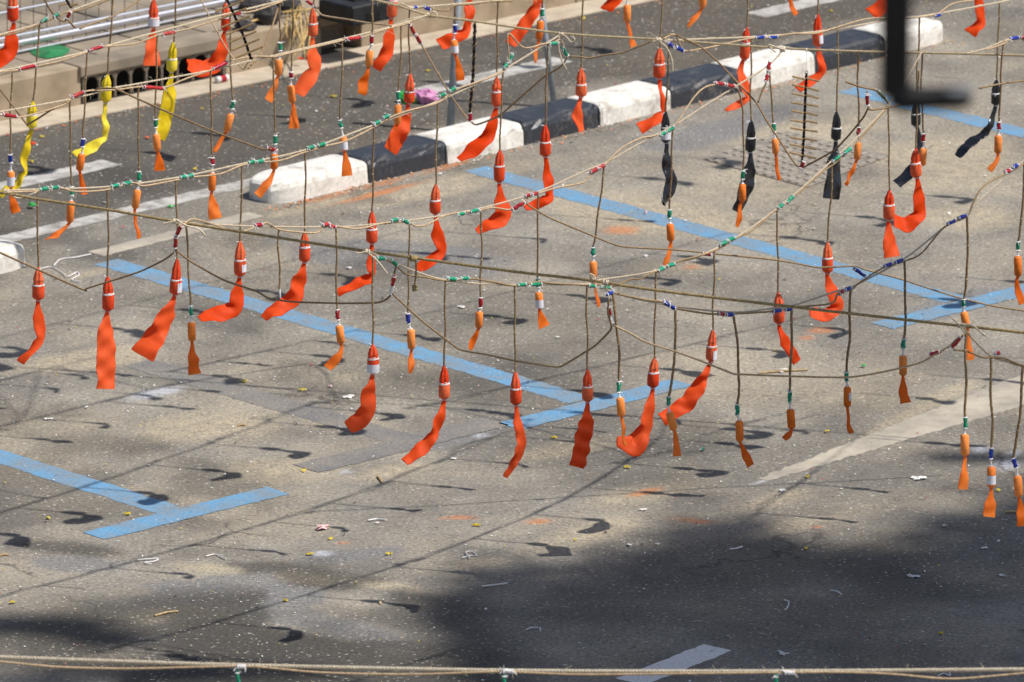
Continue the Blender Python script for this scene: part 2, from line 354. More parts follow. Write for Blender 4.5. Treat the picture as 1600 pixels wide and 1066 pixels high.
for e in [(1283, 516, 24, 6), (970, 360, 36, 9), (715, 809, 34, 4), (1085, 814, 44, 4, 6), (1005, 770, 30, 5, -12), (535, 848, 20, 4), (840, 815, 22, 5), (600, 300, 90, 5, -14), (1260, 528, 20, 5), (1080, 418, 20, 7), (1275, 824, 10, 3)]:
    orange = np.maximum(orange, ell(*e))
for x0 in (480, 560, 650):                              # orange grit swept against the kerb foot
    orange = np.maximum(orange, ell(x0 + 40, kerb_line.flat[0] * 0 + 429 - 0.246 * (x0 + 40) + 4, 45, 5, -14) * 0.7)
pale = np.zeros(shp)
for e in [(1532, 703, 16, 7), (1573, 726, 22, 9), (1585, 708, 10, 5), (258, 612, 60, 10, -10), (505, 865, 16, 5), (750, 681, 14, 4), (540, 737, 14, 4), (1192, 751, 26, 3, -25)]:
    pale = np.maximum(pale, ell(*e) * 0.75)
me = bpy.data.meshes.new('ground')
nx, ny = len(gx), len(gy)
V = np.stack([XX, YY, np.zeros(shp)], -1).reshape(-1, 3)
idx = np.arange(nx * ny).reshape(ny, nx)
Fq = np.stack([idx[:-1, :-1], idx[:-1, 1:], idx[1:, 1:], idx[1:, :-1]], -1).reshape(-1, 4)
# rest of the sheet out to the horizon, sharing the patch's rim
ext = [(-900, -200, 0), (900, -200, 0), (900, 1500, 0), (-900, 1500, 0)]
k0 = len(V); V = np.vstack([V, np.array(ext)])
faces = [tuple(f) for f in Fq.tolist()]
faces += [tuple([k0, k0 + 1]) + tuple(idx[0, ::-1].tolist()), tuple([k0 + 1, k0 + 2]) + tuple(idx[::-1, -1].tolist()),
          tuple([k0 + 2, k0 + 3]) + tuple(idx[-1, :].tolist()), tuple([k0 + 3, k0]) + tuple(idx[:, 0].tolist())]
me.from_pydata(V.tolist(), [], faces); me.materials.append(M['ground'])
def blur(a, n):
    for _ in range(n): a = (a + np.roll(a, 1, 0) + np.roll(a, -1, 0) + np.roll(a, 1, 1) + np.roll(a, -1, 1)) / 5
    return a
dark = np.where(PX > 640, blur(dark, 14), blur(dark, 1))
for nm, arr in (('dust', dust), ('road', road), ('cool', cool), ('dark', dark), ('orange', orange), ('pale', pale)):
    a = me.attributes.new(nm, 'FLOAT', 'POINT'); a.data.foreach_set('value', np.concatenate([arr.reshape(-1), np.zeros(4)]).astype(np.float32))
me.update(); go = bpy.data.objects.new('ground', me); COL.objects.link(go)
tag(go, 'dusty grey asphalt of the plaza', None, None, 'structure')

# painted lines: thin sheets with worn, ragged edges
def line(name, quad, m, z, label, jit=0.006):
    P = [at_z(*q) for q in quad]; a, b, c, d = P      # a-b one long edge, d-c the other
    n = max(2, int((b - a).length / 0.03)); mb = MB(); T, B = [], []
    for i in range(n + 1):
        t = i / n; u, v = a.lerp(b, t), d.lerp(c, t); wd = (u - v).normalized() * random.uniform(-jit, jit); w2 = (u - v).normalized() * random.uniform(-jit, jit)
        u, v = u + wd, v + w2; u.z = v.z = z; T.append(u); B.append(v)
    hull_strip(mb, B, T); o = mb.build(name, m); return tag(o, label, None, None, 'structure')
def strip(name, a, b, width, m, z, label):            # a line by its centre, real width on the ground
    A, B = at_z(*a), at_z(*b); n = Vector((-(B - A).y, (B - A).x, 0)).normalized() * width / 2
    pp = [A + n, B + n, B - n, A - n]
    return line(name, [to_px(p.x, p.y) for p in pp], m, z, label)
WB = 0.146
strip('parking_line', (166, 409), (908, 626), WB, M['bluepaint'], 0.0012, 'blue parking line crossing the middle of the plaza')
strip('parking_line', (795, 667), (1067, 598), WB, M['bluepaint'], 0.0024, 'blue cross bar ending the middle parking line')
strip('parking_line', (-160, 663), (272, 800), WB, M['bluepaint'], 0.0012, 'blue parking line at the left of the plaza')
strip('parking_line', (146, 838), (434, 767), WB, M['bluepaint'], 0.0024, 'blue cross bar ending the left parking line')
strip('parking_line', (742, 264), (1494, 469), WB, M['bluepaint'], 0.0012, 'blue parking line running from the kerb to the right')
strip('parking_line', (1378, 510), (1720, 424), WB, M['bluepaint'], 0.0024, 'blue cross bar ending the right parking line')
strip('parking_line', (1325, 140), (1720, 238), WB, M['bluepaint'], 0.0012, 'farthest blue parking line at the upper right')
strip('painted_out_line', (215, 567), (650, 693), 0.17, M['blackout'], 0.0012, 'old parking line blacked out beside the blue one')
strip('painted_out_line', (478, 733), (776, 659), 0.17, M['blackout'], 0.0024, 'old blacked out cross bar in line with the blue one')
strip('road_line', (-60, 390), (415, 280), 0.125, M['whitepaint'], 0.0012, 'solid white edge line of the road')
strip('road_line', (-60, 306), (175, 254), 0.15, M['whitepaint'], 0.0012, 'white lane dash at the left of the road')
strip('road_line', (650, 145), (880, 93), 0.15, M['whitepaint'], 0.0012, 'white lane dash in the middle of the road')
strip('road_line', (1180, 24), (1420, -32), 0.15, M['whitepaint'], 0.0012, 'white lane dash at the far right of the road')
strip('road_line', (985, 1066), (1122, 1012), 0.145, M['dashwhite'], 0.0012, 'white dash in the shade at the bottom of the plaza')
strip('faded_line', (150, 397), (400, 335), 0.11, M['fadedwhite'], 0.0012, 'worn pale line beside the kerb gap')
line('faded_line', [(1185, 748), (1800, 505), (1800, 575), (1200, 752)], M['fadedwhite'], 0.0012, 'wide worn cream band at the right with sunlight painted in', 0.012)  # worn paint, coloured brighter to stand for sunlit ground

# ------------------------------------------------------------------ kerb islands
KA, KB = at_z(475, 312), at_z(1268, 117)
kd = (KB - KA); kd.z = 0; kd.normalize(); kn = Vector((kd.y, -kd.x, 0))   # kn points to the plaza side
def kparam(px, py):
    return (at_z(px, py) - KA).dot(kd)
KW, KH = 0.26, 0.112
prof = [(0.0, 0.0), (0.003, KH * 0.66), (0.010, KH * 0.84), (0.024, KH * 0.95), (0.042, KH), (0.13, KH * 1.012), (0.222, KH), (0.245, KH * 0.94), (0.256, KH * 0.80), (KW, KH * 0.5), (KW, 0.0)]
def kerb_block(t0, t1, m, parent, round0=False, round1=False):
    mb = MB(); n = 16; rings = []
    for i in range(n + 1):
        e = i / n; ee = (0, .012, .03, .06, .10, .16, .24, .34, .5, .66, .76, .84, .90, .94, .97, .988, 1)[i]; t = t0 + 0.004 + (t1 - t0 - 0.008) * ee; ins = 0.0; drop = 0.0
        dd = min(t - t0, 9) if True else 0
        ring = []
        for (q, z) in prof:
            qq, zz = q, z
            for flag, dist in ((round0, t - t0), (round1, t1 - t)):
                if flag and dist < 0.17:
                    u = 1 - dist / 0.17; c = 1 - math.sqrt(max(0, 1 - u * u))
                    qq = KW / 2 + (qq - KW / 2) * (1 - 0.62 * c); zz *= (1 - 0.30 * c)
            for dist in (t - t0, t1 - t):
                if dist < 0.016: zz *= 0.965; qq = KW / 2 + (qq - KW / 2) * 0.982
            if zz > KH * .6 and q < .05 and random.random() < .10: qq += random.uniform(.003, .011); zz -= random.uniform(.002, .007)
            p = KA + kd * t - kn * qq + Vector((random.uniform(-1, 1), random.uniform(-1, 1), random.uniform(-1, 1))) * 0.0009; p.z = max(zz + (random.uniform(-.001, .001) if zz > 0 else 0), -0.01) if zz > 0 else -0.01
            ring.append(p)
        rings.append(ring)
    k = len(prof); vs = [p for r in rings for p in r]; fs = []
    for i in range(n):
        for j in range(k - 1): fs.append((i * k + j, (i + 1) * k + j, (i + 1) * k + j + 1, i * k + j + 1))
    fs.append(tuple(range(k))); fs.append(tuple(n * k + j for j in range(k))[::-1])
    mb.add(vs, fs); o = mb.build('kerb_block', m, parent, smooth=False)
    for pl in o.data.polygons: pl.use_smooth = False
    return o
kerb = empty('kerb', KA); tag(kerb, 'black and white painted kerb between the plaza and the road', None, None, 'structure')
bx = [434, 577, 700, 820, 939, 1050, 1163, 1275, 1385, 1487]
tk = [kparam(x, 429 - 0.246 * x) for x in bx]
for i in range(9):
    kerb_block(tk[i], tk[i + 1], M['kerbwhite'] if i % 2 == 0 else M['kerbblack'], kerb, i == 0, i == 8)
kerb2 = empty('kerb', KA + kd * kparam(-10, 431)); tag(kerb2, 'end of the white painted kerb at the left edge', None, None, 'structure')
t1 = kparam(48, 414)
kerb_block(t1 - 0.52, t1, M['kerbwhite'], kerb2, False, True); kerb_block(t1 - 1.04, t1 - 0.52, M['kerbblack'], kerb2); kerb_block(t1 - 1.56, t1 - 1.04, M['kerbwhite'], kerb2)

# ------------------------------------------------------------------ far pavement with gutter and drain
GA, GB = at_z(0, 213), at_z(560, 97)
gd = (GB - GA); gd.z = 0; gd.normalize(); gn = Vector((gd.y, -gd.x, 0))   # gn to the road
def gpt(t, q, z): p = GA + gd * t - gn * q; return Vector((p.x, p.y, z))
PH = 0.20
def gparam(px, py, q):                                # along-pavement parameter of a pixel on a vertical plane q behind the gutter line
    return (at_plane(px, py, GA - gn * q, GB - gn * q) - GA).dot(gd)
def gslab(name, t0, t1, q0, q1, z0, z1, m, label, kind='structure', parent=None, seg=1):
    mb = MB(); c = gpt((t0 + t1) / 2, (q0 + q1) / 2, (z0 + z1) / 2)
    box(mb, c, gd * (t1 - t0) / 2, gn * (q1 - q0) / 2, Vector((0, 0, (z1 - z0) / 2)))
    o = mb.build(name, m, parent); bv = o.modifiers.new('bevel', 'BEVEL'); bv.width = 0.008; bv.segments = 2
    if parent is None: tag(o, label, None, None, kind)
    return o
gslab('gutter', -30, 60, 0.0, 0.21, -0.05, 0.012, M['gutter'], 'pale concrete gutter along the far side of the road')
d0, d1 = gparam(128, 172, 0.21), gparam(352, 120, 0.21)
e0, e1 = gparam(503, 76, 0.21), gparam(564, 62, 0.21)
pv = empty('pavement', gpt(0, 0.21, 0)); tag(pv, 'raised tan footway beyond the road', None, None, 'structure')
cuts = [(d0, d1), (e0, e1)]
edges = []
def kerb_run(a, b, n):
    for i in range(n): edges.append((a + (b - a) * i / n + 0.003, a + (b - a) * (i + 1) / n - 0.003))
kerb_run(-6, d0, 9); kerb_run(d1, e0, 1); kerb_run(e1, e1 + 9, 12)
for a, b in edges: gslab('kerb_stone', a, b, 0.21, 0.345, -0.02, PH + 0.004 + random.uniform(-.002, .002), M['concrete'], '', parent=pv)
gslab('footway_surface', -40, 70, 0.347, 7.0, -0.02, PH - 0.004, M['concrete_grey'], '', parent=pv)
# paving slabs of the footway, each laid a little uneven
for iq in range(4):
    for it in range(26):
        a = -1.6 + it * 0.36 + (iq % 2) * 0.15; q = 0.36 + iq * 0.42
        gslab('paving_slab', a + 0.004, a + 0.352, q, q + 0.412, PH - 0.003, PH + 0.004 + random.uniform(0, 0.006), M['concrete_grey'], '', parent=pv)
# drain inlet in the kerb: iron frame with arched bars under a cover slab
dr = empty('drain_inlet', gpt((d0 + d1) / 2, 0.21, 0)); tag(dr, 'dark kerb drain inlet with upright iron bars', 'drain')
gslab('cover_slab', d0 - 0.02, d1 + 0.02, 0.19, 0.347, 0.152, PH + 0.012, M['concrete_grey'], '', parent=dr)
gslab('drain_chamber', d0, d1, 0.335, 0.345, -0.02, 0.149, M['void'], '', parent=dr)
gslab('drain_floor', d0, d1, 0.212, 0.334, -0.02, 0.004, M['void'], '', parent=dr)
nb = 9
for i in range(nb + 1):
    t = d0 + 0.012 + (d1 - d0 - 0.024) * i / nb
    gslab('iron_bar', t - 0.0075, t + 0.0075, 0.203, 0.222, 0.0125, 0.151, M['iron'], '', parent=dr)
    if i < nb:                                       # arch spandrels at the bar tops
        t2 = d0 + 0.012 + (d1 - d0 - 0.024) * (i + 1) / nb; mb = MB(); tm = (t + t2) / 2; hw = (t2 - t) / 2 - 0.0075
        pts = [(tm - hw + 2 * hw * k / 8, 0.149 - (0.006 + 0.030 * (1 - math.sqrt(max(0, 1 - ((k - 4) / 4) ** 2))))) for k in range(9)]
        top = [gpt(a, 0.206, 0.1492) for a, z in pts]; bot = [gpt(a, 0.206, z) for a, z in pts]; top2 = [gpt(a, 0.219, 0.1492) for a, z in pts]; bot2 = [gpt(a, 0.219, z) for a, z in pts]
        hull_strip(mb, bot, top); hull_strip(mb, bot2, bot); hull_strip(mb, top2, bot2); mb.build('bar_arch', M['iron'], dr)
dr2 = empty('drain_inlet', gpt((e0 + e1) / 2, 0.21, 0)); tag(dr2, 'open unbarred drain mouth under the black rubber block', 'drain')
gslab('cover_slab', e0 - 0.01, e1 + 0.01, 0.20, 0.347, 0.160, PH + 0.006, M['concrete'], '', parent=dr2)
gslab('drain_chamber', e0, e1, 0.335, 0.345, -0.02, 0.159, M['iron'], '', parent=dr2)

# steel railing on the footway
rq = 0.62
rail = empty('steel_railing', gpt(0, rq, PH)); tag(rail, 'bright steel tube railing standing on the footway', 'railing')
def rail_tube(px, py, r, name, m):
    P0 = at_plane(px, py, GA - gn * rq, GB - gn * rq); mb = MB()
    pts = [P0 + gd * (-3.0 + 0.5 * i) + Vector((0, 0, random.uniform(-.002, .002))) for i in range(15)]
    sweep(mb, pts, r, 8); mb.build(name, m, rail, smooth=True); return P0.z
rail_tube(60, 9, 0.0075, 'rail', M['steel']); rail_tube(60, 49, 0.009, 'rail', M['steel']); rail_tube(60, 60.5, 0.017, 'rail', M['steel']); zb = rail_tube(60, 74, 0.007, 'rail', M['steel'])
for i in range(34):
    a = -1.4 + i * 0.085; mb = MB(); sweep(mb, [gpt(a, rq + 0.004, PH - .002), gpt(a + 0.002, rq + 0.004, PH + 0.62)], 0.0022, 5); mb.build('upright_wire', M['wire'], rail)
for a in (-2.2, 2.9):
    mb = MB(); sweep(mb, [gpt(a, rq, PH - 0.02), gpt(a, rq, PH + 0.62)], 0.02, 8); mb.build('post', M['steel'], rail, smooth=True)

# black rubber block on the footway edge
bc = at_z(551, 43, PH + 0.012)
rb = empty('rubber_block', bc); tag(rb, 'black rubber base block at the footway edge', 'block')
mb = MB(); S1, S2, HT = 0.27, 0.27, 0.105
cc = bc - gd * (-S1 / 2) - gn * (S2 / 2) + Vector((0, 0, HT / 2))
box(mb, cc, gd * S1 / 2, gn * S2 / 2, Vector((0, 0, HT / 2)))
ob = mb.build('body', M['rubber'], rb); bv = ob.modifiers.new('bevel', 'BEVEL'); bv.width = 0.012; bv.segments = 3
mb = MB(); box(mb, cc + gn * (S2 / 2 - 0.001) + Vector((0, 0, -0.02)), gd * 0.045, gn * 0.004, Vector((0, 0, 0.025))); mb.build('hand_slot', M['void'], rb)
mb = MB(); box(mb, cc + Vector((0, 0, HT / 2)), gd * 0.05, gn * 0.05, Vector((0, 0, 0.012))); mb.build('socket', M['rubber'], rb)
mb = MB(); sweep(mb, catmull([cc + Vector((-.05, .02, .08)), cc + Vector((.01, 0, .065)), cc + Vector((.09, -.02, .08)), cc + Vector((.2, .04, .06))], 5), 0.006, 6); mb.build('wire_loop', M['straw'], rb)

for (px, py, rx, rz, lab) in [(418, 38, .075, .06, 'grey rounded rock on the footway left of the straw'), (400, 20, .09, .05, 'low dark rock behind the grey rounded one'), (452, 22, .07, .05, 'dark rock half under the dry straw'), (383, 48, .06, .03, 'flat dark rock nearest the drain cover')]:
    mb = MB(); c = at_z(px, py, PH); blob(mb, c + Vector((0, 0, rz * 0.8)), rx, rx * 0.8, rz, jit=0.12)
    tag(mb.build('rock', M['rock'], smooth=False, origin=c), lab, 'rock', 'rocks on the footway')
fr = empty('dry_frond', at_z(465, 60, PH)); tag(fr, 'straw coloured dry palm frond trailing over the footway edge', 'dry leaf')
mb = MB(); base = at_z(392, 34, PH + 0.03); sweep(mb, catmull([base, at_z(440, 20, PH + .05), at_z(500, 12, PH + .06), at_z(545, -6, PH + .07)], 6), 0.006, 6); mb.build('stem', M['straw'], fr)
for i in range(10):
    s = at_z(455 + random.uniform(-8, 22), 4 + random.uniform(-6, 14), PH + 0.06); e = at_z(455 + random.uniform(0, 26), 60 + random.uniform(-10, 42), PH * 0.7)
    mid = s.lerp(e, .5) + Vector((random.uniform(-.05, .05), -.02, random.uniform(-.02, .04))); mb = MB()
    P = catmull([s, mid, e], 5); sweep(mb, P, [0.0055 * math.sin(math.pi * (k + .6) / (len(P) + .4)) for k in range(len(P))], 4); mb.build('leaflet', M['straw'], fr)

# two leaning steel posts beside the kerb
def post(px0, py0, px1, py1, r, label):
    b = at_z(px0, py0); Y = b.y + 0.02; t = at_y(px1, py1, Y); top = b + (t - b) * 1.25
    e = empty('steel_post', b); tag(e, label, 'post', 'grey posts beside the kerb')
    mb = MB(); sweep(mb, [b + Vector((0, 0, .008)), b.lerp(top, .5), top], r, 10); mb.build('tube', M['galv'], e, smooth=True)
    mb = MB(); box(mb, b + Vector((0, 0, 0.006)), Vector((r * 2.2, 0, 0)), Vector((0, r * 2.2, 0)), Vector((0, 0, .006))); mb.build('base_plate', M['galv'], e)
    mb = MB(); sweep(mb, [top - Vector((0, 0, .004)), top + Vector((0, 0, .012))], [r * 1.12, r * 1.0], 10); mb.build('end_cap', M['galv'], e)
post(703, 206, 716, 0, 0.0195, 'thicker grey steel post leaning behind the kerb')
post(866, 168, 846, 8, 0.0155, 'thinner grey steel post by the black kerb block, leaning back')

# cast drain cover set flush in the plaza, dust filled
cA, cB, cC, cD = (1098, 250), (1225, 205), (1392, 244), (1262, 294)
ca = [at_z(*p) for p in (cA, cB, cC, cD)]
dc = empty('drain_cover', at_z(1218, 245)); tag(dc, 'dust filled cast drain cover set into the plaza', 'drain cover')
mb = MB(); mb.add([Vector((p.x, p.y, 0.0042)) for p in ca], [(0, 1, 2, 3)]); M['coverbase'] = mat('dusty_cover', (0.26, 0.232, 0.195), 0.9, 0.25, 18, bump=0.3); mb.build('plate', M['coverbase'], dc)
M['covernub'] = mat('cover_nubs', (0.33, 0.295, 0.245), 0.85, 0.2, 30)
U, W2 = (ca[3] - ca[0]), (ca[1] - ca[0]); un, wn = U.normalized(), W2.normalized()
for j in range(9):                                   # raised cross ribs broken by dust
    mb = MB()
    for i in range(13):
        if random.random() < 0.12: continue
        c = ca[0] + U * ((i + 0.5 + random.uniform(-.06, .06)) / 13) + W2 * ((j + 0.5) / 9); c.z = 0.006
        box(mb, c, un * (U.length / 13 * random.uniform(.16, .30)), wn * (W2.length / 9 * random.uniform(.30, .44)), Vector((0, 0, 0.0035)))
    mb.build('rib_row', M['covernub'], dc)['kind'] = 'stuff'

# black lamp bracket hanging close to the camera at the upper right, carried by a post beyond the frame
LD = 13.0
def lp(px, py): return at_y(px, py, LD)
lam = empty('lamp_bracket', lp(1406, 150)); tag(lam, 'black hanging lamp bracket close to the camera at the upper right', 'lamp')
s = mpp(lp(1406, 100)); mb = MB()
a, b = lp(1406, -1150), lp(1406, 150); box(mb, (a + b) / 2, Vector((24 * s, 0, 0)), Vector((0, 19 * s, 0)), Vector((0, 0, (a - b).length / 2))); 
ob = mb.build('drop_bar', M['lamp'], lam); bv = ob.modifiers.new('bevel', 'BEVEL'); bv.width = 0.006; bv.segments = 2
mb = MB(); P = [lp(1392, 147), lp(1412, 153), lp(1440, 154), lp(1480, 153), lp(1505, 152), lp(1519, 147)]; sweep(mb, P, [20 * s, 24 * s, 20 * s, 19 * s, 19 * s, 10 * s], 12); mb.build('foot', M['lamp'], lam, smooth=True)
mb = MB(); P = [lp(1496, 146), lp(1496, 143), lp(1496, 140), lp(1496, 138)]; sweep(mb, P, [20 * s, 25 * s, 26 * s, 24 * s], 20); mb.build('lamp_cup', M['lampglass'], lam, smooth=True)
mb = MB(); P = [a, a + Vector((0.7, 0, .03)), a + Vector((1.6, 0, 0.0))]; sweep(mb, P, 0.03, 10); mb.build('cross_arm', M['lamp'], lam, smooth=True)
mb = MB(); P = [a + Vector((1.6, 0, .15)), Vector((a.x + 1.6, LD, 3)), Vector((a.x + 1.6, LD, 0))]; sweep(mb, P, [0.045, 0.055, 0.07], 12); mb.build('post', M['lamp'], lam, smooth=True)

# ------------------------------------------------------------------ shade tree beyond the right of the frame
poly = [(775, 1110), (765, 1000), (725, 962), (705, 945), (770, 912), (840, 925), (930, 915), (1010, 868), (1090, 842), (1170, 850), (1230, 885), (1330, 900), (1420, 860), (1510, 842), (1600, 800), (1720, 765), (1950, 730), (2500, 700), (3000, 740), (3300, 900), (3100, 1120), (2400, 1150), (1700, 1110), (1100, 1090), (800, 1120)]
gp = np.array([tuple(at_z(*p))[:2] for p in poly])
holes = [(1330, 868, 110, 20), (885, 890, 70, 22), (1195, 1190, 60, 60), (1240, 1230, 60, 60), (1520, 830, 60, 12), (930, 935, 60, 10)]
extra = [(60, 978, 110, 13), (170, 1000, 70, 9), (330, 1050, 180, 14), (1530, 715, 90, 6), (120, 1060, 200, 20)]
def inside(px, py, q=gp):
    c = np.zeros(px.shape, bool); j = len(q) - 1
    for i in range(len(q)):
        c ^= ((q[i, 1] > py) != (q[j, 1] > py)) & (px < (q[j, 0] - q[i, 0]) * (py - q[i, 1]) / (q[j, 1] - q[i, 1] + 1e-12) + q[i, 0]); j = i
    return c
tree = empty('shade_tree', (11.2, 33.0, 0)); tag(tree, 'large leafy shade tree beside the plaza, beyond the right edge', 'tree')
NL = 62000
lo, hi = gp.min(0), gp.max(0)
cx = RNG.uniform(lo[0], hi[0], NL * 3); cy = RNG.uniform(lo[1], hi[1], NL * 3)
keep = inside(cx, cy); ppx, ppy = to_px(cx, cy)
for h in holes: keep &= ~(((ppx - h[0]) / h[2]) ** 2 + ((ppy - h[1]) / h[3]) ** 2 < RNG.uniform(0.6, 1.3, len(cx)))
cl = vnoise(cx, cy, 1.6, 21, 3); keep &= (cl > 0.36 + RNG.uniform(-.04, .04, len(cx))) & (vnoise(cx, cy, 3.6, 23, 2) > 0.30)
cx, cy = cx[keep][:NL], cy[keep][:NL]; cx = cx + RNG.normal(0, .10, len(cx)); cy = cy + RNG.normal(0, .27, len(cx))
ex = []
for (a_, b_, c_, d_) in extra:
    for k in range(120):
        r_, t_ = math.sqrt(random.random()), random.random() * 6.283; p = at_z(a_ + c_ * r_ * math.cos(t_), b_ + d_ * r_ * math.sin(t_)); ex.append((p.x, p.y))
cx = np.concatenate([cx, [e[0] for e in ex]]); cy = np.concatenate([cy, [e[1] for e in ex]])
dome = vnoise(cx, cy, 0.45, 5, 2)
hz = 9.4 + dome * 2.4 + RNG.uniform(0, 1.0, len(cx)) * (0.6 + dome)
k = hz / SUN.z
C3 = np.stack([cx + SUN.x * k, cy + SUN.y * k, hz], -1)
u = RNG.normal(size=C3.shape); u[:, 2] *= 0.5; u /= np.linalg.norm(u, axis=1)[:, None]
v = RNG.normal(size=C3.shape); v -= u * (u * v).sum(1)[:, None]; v /= np.linalg.norm(v, axis=1)[:, None]
L_ = RNG.uniform(.06, .10, len(cx))[:, None]; W_ = L_ * 0.5
VV = np.stack([C3 - u * L_, C3 + v * W_, C3 + u * L_, C3 - v * W_], 1).reshape(-1, 3) - np.array(tree.location)
me = bpy.data.meshes.new('crown'); N4 = len(cx)
me.vertices.add(N4 * 4); me.vertices.foreach_set('co', VV.reshape(-1)); me.loops.add(N4 * 4); me.loops.foreach_set('vertex_index', np.arange(N4 * 4))
me.polygons.add(N4); me.polygons.foreach_set('loop_start', np.arange(0, N4 * 4, 4)); me.polygons.foreach_set('loop_total', np.full(N4, 4))
me.materials.append(M['leaf']); me.update(); me.validate()
o = bpy.data.objects.new('crown', me); COL.objects.link(o); o.parent = tree; o['kind'] = 'stuff'
mb = MB(); tb = Vector(tree.location); sweep(mb, catmull([tb - Vector((0, 0, .1)), tb + Vector((-.1, .1, 3)), tb + Vector((-.3, .2, 6.2)), tb + Vector((-.5, .4, 9.2))], 5), [.42 - .012 * i for i in range(16)], 12, jit=.05); mb.build('trunk', M['bark'], tree, smooth=True)
for i in range(13):
    j = random.randrange(len(cx) - 1400); e = Vector(C3[j]) - Vector((0, 0, .4)); s_ = tb + Vector((-.25, .2, random.uniform(5.2, 8.4))); mid = s_.lerp(e, .5) + Vector((0, 0, .5)); mb = MB()
    P = catmull([s_, mid, e], 6); sweep(mb, P, [.16 * (1 - kk / len(P)) + .02 for kk in range(len(P))], 8, jit=.06); mb.build('limb', M['bark'], tree, smooth=True)

# ------------------------------------------------------------------ ropes and twines
HR = 1.75
TW = {}                                              # twine name -> (A, B) of its vertical plane
D43 = Vector((math.cos(R(43)), math.sin(R(43)), 0))
def plane2(a, b): return at_z(*a, HR), at_z(*b, HR)
def plane1(a): A = at_z(*a, HR); return A, A + D43
TW['T0'] = plane1((22, -100)); TW['T1'] = plane1((65, 36)); TW['T2'] = plane1((220, 57)); TW['T3'] = (at_z(670, 23, HR) - D43 * 3, at_z(670, 23, HR))
TW['T4'] = plane2((8, 299), (876, 53)); TW['T5'] = plane2((275, 346), (1225, 77)); TW['T6'] = plane2((575, 393), (1440, 81)); TW['T7'] = plane2((945, 442), (1760, 92))
TW['T8'] = plane1((1505, 511)); TW['T9'] = plane1((645, 11)); TW['T10'] = plane1((1030, 61)); TW['T11'] = plane1((1572, 85))
TW['F'] = plane2((672, 24), (1600, 87)); TW['G'] = plane2((0, 301), (1600, 520)); TW['N'] = plane2((0, 1027), (1600, 1046))
def on(tw, px, py): return at_plane(px, py, *TW[tw])
ZV = Vector((0, 0, 1))

def support_rope(name, tw, pts, r, m, label, pitch=0.034):
    P = catmull([on(tw, *p) for p in pts], 10); root = empty(name, P[len(P) // 2]); tag(root, label, 'rope', 'thick ropes across the frame')
    mb = MB(); strands(mb, P, r, 3, pitch, 6); mb.build('strands', m, root, smooth=True)
    mb = MB()
    for k in range(len(P) * 3):                      # stray fibres
        p = random.choice(P); d = Vector((random.uniform(-1, 1), random.uniform(-.5, .5), random.uniform(-1, 1))).normalized()
        sweep(mb, [p, p + d * r * 2, p + d * r * random.uniform(2.5, 5) + Vector((.004, 0, -.003))], 0.0006, 3, cap=False)
    mb.build('loose_fibres', m, root)['kind'] = 'stuff'
    return root
ropeF = support_rope('support_rope', 'F', [(300, -60), (430, -32), (560, -8), (590, 1), (625, 10), (672, 24), (740, 33), (875, 52), (1030, 62), (1215, 75), (1300, 79), (1400, 82), (1500, 84), (1600, 87), (1760, 92), (1850, 93)], 0.0052, M['rope_pale'], 'pale hemp rope sloping across the top behind the black lamp bracket')
ropeG = support_rope('support_rope', 'G', [(-120, 287), (0, 301), (58, 311), (170, 328), (272, 346), (400, 366), (560, 391), (640, 402), (800, 424), (920, 438), (1020, 453), (1200, 475), (1417, 500), (1600, 520), (1720, 536)], 0.0060, M['rope_dark'], 'thick brown rope sloping down through the middle from the left edge')
ropeN = support_rope('support_rope', 'N', [(-120, 1023), (0, 1027), (200, 1034), (400, 1040), (800, 1048), (1200, 1049), (1600, 1046), (1720, 1044)], 0.0072, M['twine_grey'], 'pale out of focus rope along the bottom edge')

def knot(parent, c, d, r, m, loose=()):
    mb = MB(); d = d.normalized()
    for k in range(3): torus(mb, c + d * (k - 1) * r * 1.5, d + Vector((random.uniform(-.4, .4), random.uniform(-.4, .4), random.uniform(-.4, .4))), r * 1.7, r * 0.8, seg=10, sides=5)
    for P in loose: sweep(mb, catmull(P, 5), [r * 0.75] * (5 * (len(P) - 1)) + [r * 0.5], 5)
    mb.build('knot', m, parent, smooth=True)

def twine(tw, pts, m, label, r=0.0043, knots=()):
    P = catmull([on(tw, *p) for p in pts], 10); root = empty('twine_line', P[len(P) // 2]); tag(root, label, 'twine', 'twine lines carrying the crackers')
    mb = MB(); strands(mb, P, r, 2, 0.026, 5); mb.build('strands', m, root, smooth=True)
    mb = MB()
    for k in range(int(len(P) * 1.6)):
        i = random.randrange(len(P) - 1); p = P[i].lerp(P[i + 1], random.random()); d = Vector((random.uniform(-1, 1), random.uniform(-.5, .5), random.uniform(-1, .8))).normalized(); q = random.uniform(3, 8) * (2 if random.random() < .12 else 1)
        sweep(mb, [p, p + d * r * q * .6, p + d * r * q + Vector((random.uniform(-.006, .006), 0, -.004))], 0.0005, 3, cap=False)
    mb.build('loose_fibres', m, root)['kind'] = 'stuff'
    for (px, py, loose) in knots:
        c = on(tw, px, py); Y = c.y - 0.012
        knot(root, c + Vector((0, -.004, 0)), Vector((1, 0, -.15)), r * 1.15, m, [[at_y(a, b, Y) for a, b in Lp] for Lp in loose])
    return root
